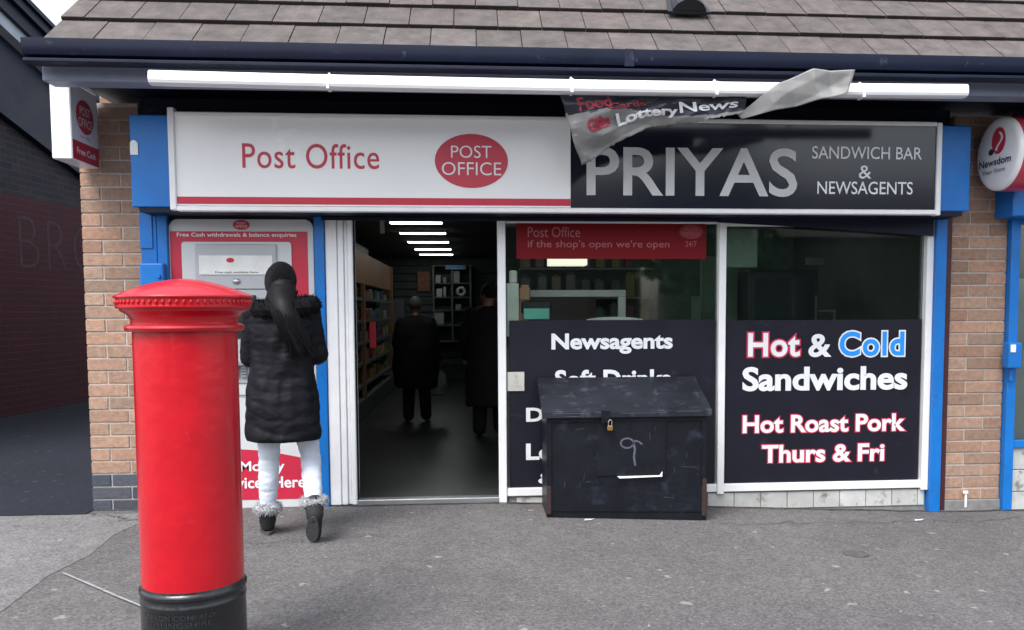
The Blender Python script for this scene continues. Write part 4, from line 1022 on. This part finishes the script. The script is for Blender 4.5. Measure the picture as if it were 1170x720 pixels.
for z, rx, ry in ((-.10, .02, .015), (-.14, .05, .03), (-.20, .10, .05), (-.32, .12, .07), (-.42, .11, .07), (-.45, .06, .05)):
    rings.append([hw+Vector((rx*math.cos(2*math.pi*i/18)*(1+.15*noise.noise(Vector((i, z*9, 0)))), ry*math.sin(2*math.pi*i/18), z+.03)) for i in range(18)])
q.loft(rings); q.tube([hw+Vector((-.02, 0, -.08)), hw+Vector((-.015, 0, .0)), hw+Vector((.015, 0, 0)), hw+Vector((.02, 0, -.08))], .008, 6)
tag(q.build('carrier_bag', m_bag, origin=hw+Vector((0, 0, -.42)), smooth=True), 'pale thin carrier bag hanging from the hand of the person in the doorway', 'bag')
J2 = dict(JM); J2['face'] = (-.8, .6, -.1); J2['wrr'] = (.22, .2, 1.0); J2['elr'] = (.26, 0, 1.1); J2['shl'] = (-.2, 0, 1.38)
dressed((.17, 3.1, .066), J2, 'dark silhouetted person half hidden behind the right door post', .93, m_cloth, [(.35, .27, .2), (.8, .25, .18), (1.0, .24, .17), (1.2, .25, .17), (1.36, .22, .14), (1.46, .10, .09)])

# ------------------------------------------------------------------ shop interior
lab = ['nearest', 'second', 'third', 'fourth', 'farthest']
cl = None
for i, y in enumerate((4.0, 5.35, 6.8, 8.3, 9.6)):
    if cl is None:
        cl = empty('ceiling_light', (-.62, y, 2.399), None, 'ceiling light', 'ceiling lights in the shop')
        q = MB(); q.box(-.92, -.32, y-.09, y+.09, 2.375, 2.398, b=.003); q.build('housing', m_white, cl)
        q = MB(); q.box(-.91, -.33, y-.07, y+.07, 2.366, 2.374); q.build('diffuser', m_tube, cl)
        o = cl
    else: o = copy_tree(cl, (0, y-4.0, 0))
    o['label'] = lab[i] + ' lit ceiling light seen through the shop doorway'
for (x, y, l_) in ((1.15, 1.0, 'added unseen ceiling light brightening the counter goods, behind the red poster'), (2.6, 2.1, 'added unseen ceiling light brightening the space behind the right window')):  # two extra lights added out of view to brighten the window goods
    o = copy_tree(cl, (x+.62, y-4.0, 0)); o['label'] = l_
    for ch in o.children:
        if ch.name.startswith('diffuser'): ch.data = ch.data.copy(); ch.data.materials[0] = m_tube2 if x < 2 else m_tube
# long display shelving on the left
SH = empty('display_shelving', (-1.6, 6.2, .066), 'long wall shelving with an orange wooden header left of the shop doorway', 'shelving')
q = MB(); q.box(-1.99, -1.94, 1.2, 8.9, .066, 2.1); q.build('back_board', m_slat, SH)
q = MB(); q.box(-1.95, -1.33, 1.2, 8.9, .067, .30, b=.01); q.build('plinth', m_slat, SH)
q = MB(); q.box(-1.93, -1.36, 1.2, 8.85, 1.72, 2.12, b=.006); q.box(-1.38, -1.33, 8.80, 8.92, .3, 2.12, b=.004); q.box(-1.38, -1.33, 5.0, 5.08, .3, 1.72, b=.004); q.build('wood_header', m_oak, SH)
q = MB(); q.box(-1.90, -1.50, 1.0, 7.0, 2.13, 2.30, b=.03); q.build('air_unit', mat('grey_unit', (.12, .14, .15), .5), SH)
for k in range(5):
    q = MB(); z = .44+k*.27; q.box(-1.93, -1.36, 1.2, 8.8, z, z+.018); q.box(-1.365, -1.35, 1.2, 8.8, z-.01, z+.03); q.build('shelf', m_shelf, SH)
cols = [(.30, .22, .12), (.25, .05, .04), (.10, .20, .10), (.35, .33, .28), (.06, .10, .22), (.30, .26, .05), (.14, .09, .05)]
protos = []
for i, c_ in enumerate(cols):
    q = MB(); hgt = .12+.015*(i % 3); q.box(-.05, .05, -.05, .05, 0, hgt, b=.008); q.box(-.051, .051, -.051, .051, hgt*.3, hgt*.65, b=.004)
    o = q.build('packet', [mat('packet', c_, .45, var=.2)]); col.objects.unlink(o); protos.append(o)
cn = ['tan', 'red', 'green', 'cream', 'blue', 'yellow', 'brown']
for k in range(5):
    for j in range(14):
        i = rnd.randrange(7); o = protos[i].copy(); col.objects.link(o)
        o.location = (-1.45+rnd.uniform(-.02, .02), 4.2+j*.33+rnd.uniform(-.05, .05), .459+k*.27); o.rotation_euler.z = rnd.uniform(-.2, .2); o.scale = (1, rnd.uniform(1, 2.0), rnd.uniform(.8, 1.35))
        tag(o, cn[i]+' packet of goods standing on the left wall shelving of the shop', 'packet', cn[i]+' packets on the left shelving')
q = MB(); q.box(-.79, -.74, .78, .80, 1.10, 1.30, b=.002); tag(q.build('red_shelf_sign', mat('red_card', (.40, .01, .02), .4, emit=None), origin=(-.77, .79, 1.10)), 'small red card fixed just inside the left door edge', 'sign')
q = MB(); q.box(-.74, -.705, 1.2, 1.215, 1.78+.23, 2.30, b=.002); tag(q.build('hanging_strip', m_cream, origin=(-.72, 1.2, 2.3)), 'narrow pale strip hanging inside the top left of the doorway', 'sign')
# shelf unit at the back
BS = empty('back_shelf_unit', (-.37, 10.3, .066), 'open shelf unit with boxes against the far wall of the shop', 'shelving')
q = MB()
for x in (-.72, -.38, -.04): q.box(x, x+.03, 10.25, 10.6, .8, 2.22)
for z in (.8, 1.1, 1.38, 1.62, 1.88, 2.20): q.box(-.69, -.04, 10.25, 10.6, z, z+.02)
q.build('carcass', mat('grey_green_frame', (.11, .14, .125), .6), BS)
q = MB(); q.box(-.48, -.10, 10.2, 10.24, 2.14, 2.22, b=.004); q.build('blue_header', mat('blue_print', (.10, .28, .5), .5), BS)
for x, z, sx_, h_, cc in ((-.62, 1.90, .09, .14, (.4, .4, .36)), (-.50, 1.90, .06, .1, (.2, .3, .3)), (-.28, 1.90, .12, .22, (.25, .3, .26)), (-.60, 1.64, .10, .15, (.5, .5, .47)), (-.50, 1.64, .05, .18, (.4, .4, .4)), (-.62, 1.13, .2, .24, (.33, .38, .34)), (-.25, 1.40, .1, .1, (.3, .3, .28))):
    q = MB(); q.box(x-sx_/2, x+sx_/2, 10.28, 10.40, z, z+h_, b=.006); q.box(x-sx_/2+.01, x+sx_/2-.01, 10.275, 10.281, z+.02, z+h_*.5)
    tag(q.build('stock_box', mat('stock', cc, .6), origin=(x, 10.3, z)), 'pale box of stock standing on the far shelf unit', 'box', 'boxes on the far shelf unit')
q = MB(); q.tube([(-.20+.065*math.cos(t), 10.26, 1.74+.065*math.sin(t)) for t in [2*math.pi*i/24 for i in range(25)]], .028, 8); tag(q.build('tape_roll', mat('white_reel', (.5, .5, .48), .5), origin=(-.2, 10.26, 1.64)), 'white ring shaped reel on the far shelf unit', 'reel')
q = MB(); q.box(-1.02, -.78, 10.60, 10.65, 1.75, 2.12, b=.005); q.box(-1.0, -.9, 10.585, 10.60, 1.95, 2.08); tag(q.build('wall_poster', mat('orange_poster', (.38, .17, .09), .5, var=.5, scale=9), origin=(-.9, 10.6, 1.75)), 'orange poster on the far wall above the grey haired person', 'poster')
q = MB(); q.box(-1.75, -1.25, 10.2, 10.6, .07, 1.6, b=.01); q.box(-1.2, -.75, 10.3, 10.6, .07, 1.0, b=.01); tag(q.build('back_counter', m_shelf, origin=(-1.2, 10.4, .066)), 'dim grey counter units along the far wall of the shop', 'counter')
# window display behind the middle pane
CT = empty('shop_counter', (1.0, .9, .066), 'shop counter with a grey framed screen behind the middle window', 'counter')
q = MB(); q.box(.30, 1.70, .70, 1.25, .07, 1.28, b=.01); q.build('counter_body', m_intwall, CT)
q = MB()
for a_, b_, c_, d_ in ((.36, 1.14, 1.48, 1.53), (1.085, 1.14, 1.28, 1.48)): q.box(a_, b_, .40, .44, c_, d_, b=.003)
q.build('screen_frame', mat('grey_metal_frame', (.50, .49, .50), .5), CT)
q = MB(); q.box(.38, 1.0, 1.0, 1.02, 1.28, 1.50); q.build('dark_panel', mat('brown_panel', (.05, .025, .025), .6), CT)
q = MB(); q.box(.24, .325, .035, .12, 1.20, 1.57, b=.004); q.box(.26, .315, .05, .10, 1.57, 1.66, b=.01); tag(q.build('white_carton', mat('pale_carton', (.70, .71, .66), .6), origin=(.29, .08, 1.2)), 'tall pale carton standing inside the window next to the door post', 'carton')
q = MB(); q.box(.345, .42, .26, .36, 1.45, 1.55, b=.012); q.box(.355, .41, .27, .35, 1.55, 1.565, b=.004); q.box(.345, .42, .26, .36, 1.14, 1.449, b=.006); tag(q.build('orange_tub', mat('orange_tub', (.50, .26, .16), .5), origin=(.4, .36, 1.3)), 'small orange tub beside the pale carton in the window', 'tub')
TT = empty('card_terminal', (.55, .25, 1.22), 'black and teal till display inside the window by the pale carton', 'till')
q = MB(); q.box(.35, .56, .10, .24, 1.36, 1.45, b=.01); q.box(.40, .52, .102, .22, 1.10, 1.36, b=.006); q.build('casing', m_dark, TT)
q = MB(); q.box(.36, .54, .06, .10, 1.318, 1.395, b=.004); q.build('teal_screen', m_teal, TT)
q = MB(); q.loft([[Vector((.79+.43*t, y, z)) for y, z in ((.035, 1.25), (.13, 1.25), (.13, 1.305+.028*abs(math.sin(math.pi*t))**.5), (.035, 1.305+.028*abs(math.sin(math.pi*t))**.5))] for t in [i/12 for i in range(13)]]); tag(q.build('white_tray', mat('white_plastic', (.72, .72, .70), .4), origin=(1.0, .16, 1.25)), 'white plastic tray resting just above the dark vinyl in the middle window', 'tray')
q = MB(); q.box(.70, 1.05, 1.9, 2.1, 1.79, 1.87, b=.004); tag(q.build('cream_sign', mat('lit_cream', (.6, .58, .5), .5, emit=(1, .9, .75), estr=.5), origin=(.9, 2, 1.79)), 'cream sign high inside the shop just under the red poster', 'sign')
WD = empty('wall_display', (1.6, 3.2, .066), 'dim goods display seen through the middle window', 'shelving')
q = MB(); q.box(.5, 3.5, 3.3, 3.35, .07, 2.39); q.build('back_board', mat('dim_board', (.055, .105, .08), .7, var=.5, scale=5), WD)
q = MB()
for z in (1.2, 1.5, 1.8, 2.1): q.box(.5, 1.9, 3.0, 3.3, z, z+.02)
q.build('shelf', m_shelf, WD)
for k in range(26):
    cc = rnd.choice([(.2, .13, .07), (.07, .12, .09), (.12, .14, .16), (.18, .15, .05), (.10, .04, .04)])
    row = k % 3; q = MB(); x = .56+(k//3)*.155+rnd.uniform(-.02, .02); z = (1.22, 1.52, 1.82)[row]; h_ = rnd.uniform(.12, .24)
    q.box(x-.05, x+.05, 3.05, 3.15, z, z+h_, b=.01); q.cyl((x, 3.1, z+h_), (x, 3.1, z+h_+.02), .025, n=10)
    tag(q.build('jar', mat('jar', cc, .3), origin=(x, 3.1, z)), 'dim jar standing on the goods display behind the middle window', 'jar', 'jars on the goods display')
# behind the right pane: cabinet and boards
q = MB(); q.box(2.36, 2.98, 1.3, 1.9, .07, 1.72, b=.015); cab = q.build('drinks_cabinet', mat('black_cabinet', (.010, .013, .022), .3), origin=(2.67, 1.6, .066)); tag(cab, 'tall dark drinks cabinet behind the right window', 'cabinet')
q = MB(); q.box(2.42, 2.92, 1.285, 1.299, .9, 1.64, b=.004); q.build('cabinet_door', mat('cabinet_glass', (.02, .028, .036), .08), cab)
q = MB(); q.box(2.94, 2.955, 1.26, 1.285, 1.1, 1.5, b=.003); q.build('handle', m_shelf, cab)
q = MB(); q.box(2.0, 2.33, 1.5, 1.54, .07, 1.85, b=.004); q.box(1.9, 1.97, 1.4, 1.44, .07, 1.5); tag(q.build('display_board', mat('green_board', (.07, .13, .095), .6, var=.2, scale=6), origin=(2.1, 1.5, .066)), 'dull green display board left of the dark cabinet', 'board')
q = MB(); q.box(1.80, 2.02, .05, .06, 1.68, 1.95); q.box(1.835, 1.93, .045, .0495, 1.80, 1.92); tag(q.build('window_card', mat('dim_card', (.12, .17, .14), .6), origin=(1.9, .05, 1.68)), 'pale green card in the top left corner of the right window', 'card')
q = MB(); q.box(3.0, 3.20, 1.45, 1.47, 1.36, 1.375); q.box(3.18, 3.20, 1.45, 1.47, 1.18, 1.36); q.box(2.85, 3.0, 1.25, 1.27, 1.76, 1.82); tag(q.build('wire_rack', mat('pale_wire', (.25, .3, .26), .5), origin=(3.1, 1.46, 1.18)), 'thin pale rack to the right of the dark cabinet', 'rack')

# ------------------------------------------------------------------ dark building across the alley
AB = empty('brick_building', (-6.2, 6, .05), 'brick building coloured dark for alley shade, lower wall painted, with a sloping navy verge across the alley', 'building')
def ax_(y): return -6.47+.095*y
def wt(y): return 5.02-.27*(y-5.04)
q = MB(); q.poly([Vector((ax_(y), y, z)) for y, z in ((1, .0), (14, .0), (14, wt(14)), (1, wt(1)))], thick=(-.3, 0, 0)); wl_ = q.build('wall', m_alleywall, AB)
q = MB()
def strip(o0, o1, z0, z1): q.poly([Vector((ax_(1)+o1, 1, wt(1)+z0)), Vector((ax_(14)+o1, 14, wt(14)+z0)), Vector((ax_(14)+o1, 14, wt(14)+z1)), Vector((ax_(1)+o1, 1, wt(1)+z1))], thick=(-(o1-o0), 0, 0))
strip(-.3, .30, .14, .32); strip(-.3, .36, .32, .44); strip(-.3, .40, .44, .50); q.build('verge_board', m_navy, AB)
q = MB(); strip(-.2, .24, -.02, .14); q.build('pale_soffit', mat('pale_soffit', (.42, .48, .58), .6), AB)
q = MB(); strip(-.2, .10, -1.0, -.02); q.build('painted_shade_board', m_navy, AB)  # navy strip that paints the shade below the verge
def am(u, v, h): return Vector((ax_(u)+.0015+h*.3, u, v))
letter_mesh('graffiti', [fitted('L', 5.15, 5.50, 1.95, 2.48, -.026), fitted('BRO', 6.0, 8.0, 1.97, 2.66, -.026, spacing=1.1)], mat('faint_graffiti', (.058, .034, .042), .9, var=.5, scale=9), AB, am)
# ------------------------------------------------------------------ what stands across the street (seen in the glass)
for i, (x, wd, h_) in enumerate(((-16, 13, 6), (1, 12, 6.2), (16, 14, 5.8))):
    hN = empty('terraced_house', (x, -30, 0), ['left hand', 'middle', 'right hand'][i]+' brick house across the street reflected in the shop glass', 'house', 'houses across the street')
    q = MB(); q.box(x-wd/2, x+wd/2, -36, -30, -.2, h_-1.4); q.build('wall', m_rear, hN)
    q = MB(); q.loft([[Vector((xx, y, z)) for y, z in ((-29.6, h_-1.4), (-33, h_+1.2), (-36.4, h_-1.4))] for xx in (x-wd/2-.2, x+wd/2+.2)]); q.build('roof', m_tile, hN)
    for k in range(3):
        q = MB(); xx = x-wd/2+1.6+k*(wd-3.2)/2; q.box(xx-.6, xx+.6, -30.02, -29.96, 1.2, 2.6, b=.02); q.build('window', m_dark, hN)
for i, x in enumerate((-9, 7.8, 24, -25)):
    tN = empty('street_tree', (x, -24, 0), ['tree left of the middle house', 'tree right of the middle house', 'tree at the far right', 'tree at the far left'][i]+' across the street', 'tree', 'trees across the street')
    q = MB(); q.tube([(x, -24, -.1), (x+.1, -24, 2), (x, -24, 3.6)], [.22, .16, .08], 10); q.build('trunk', m_bark, tN)
    q = MB()
    for k in range(900):
        d = Vector((rnd.gauss(0, 1), rnd.gauss(0, 1), rnd.gauss(0, .8)));
        if d.length > 2.2: continue
        p = Vector((x, -24, 4.6)) + d*1.35; n1 = Vector((rnd.gauss(0, 1), rnd.gauss(0, 1), rnd.gauss(0, 1))).normalized()*.22; n2 = n1.cross(Vector((rnd.random(), 1, rnd.random()))).normalized()*.22
        q.poly([p-n1-n2, p+n1-n2, p+n1+n2, p-n1+n2])
    q.build('crown', m_leaf, tN)
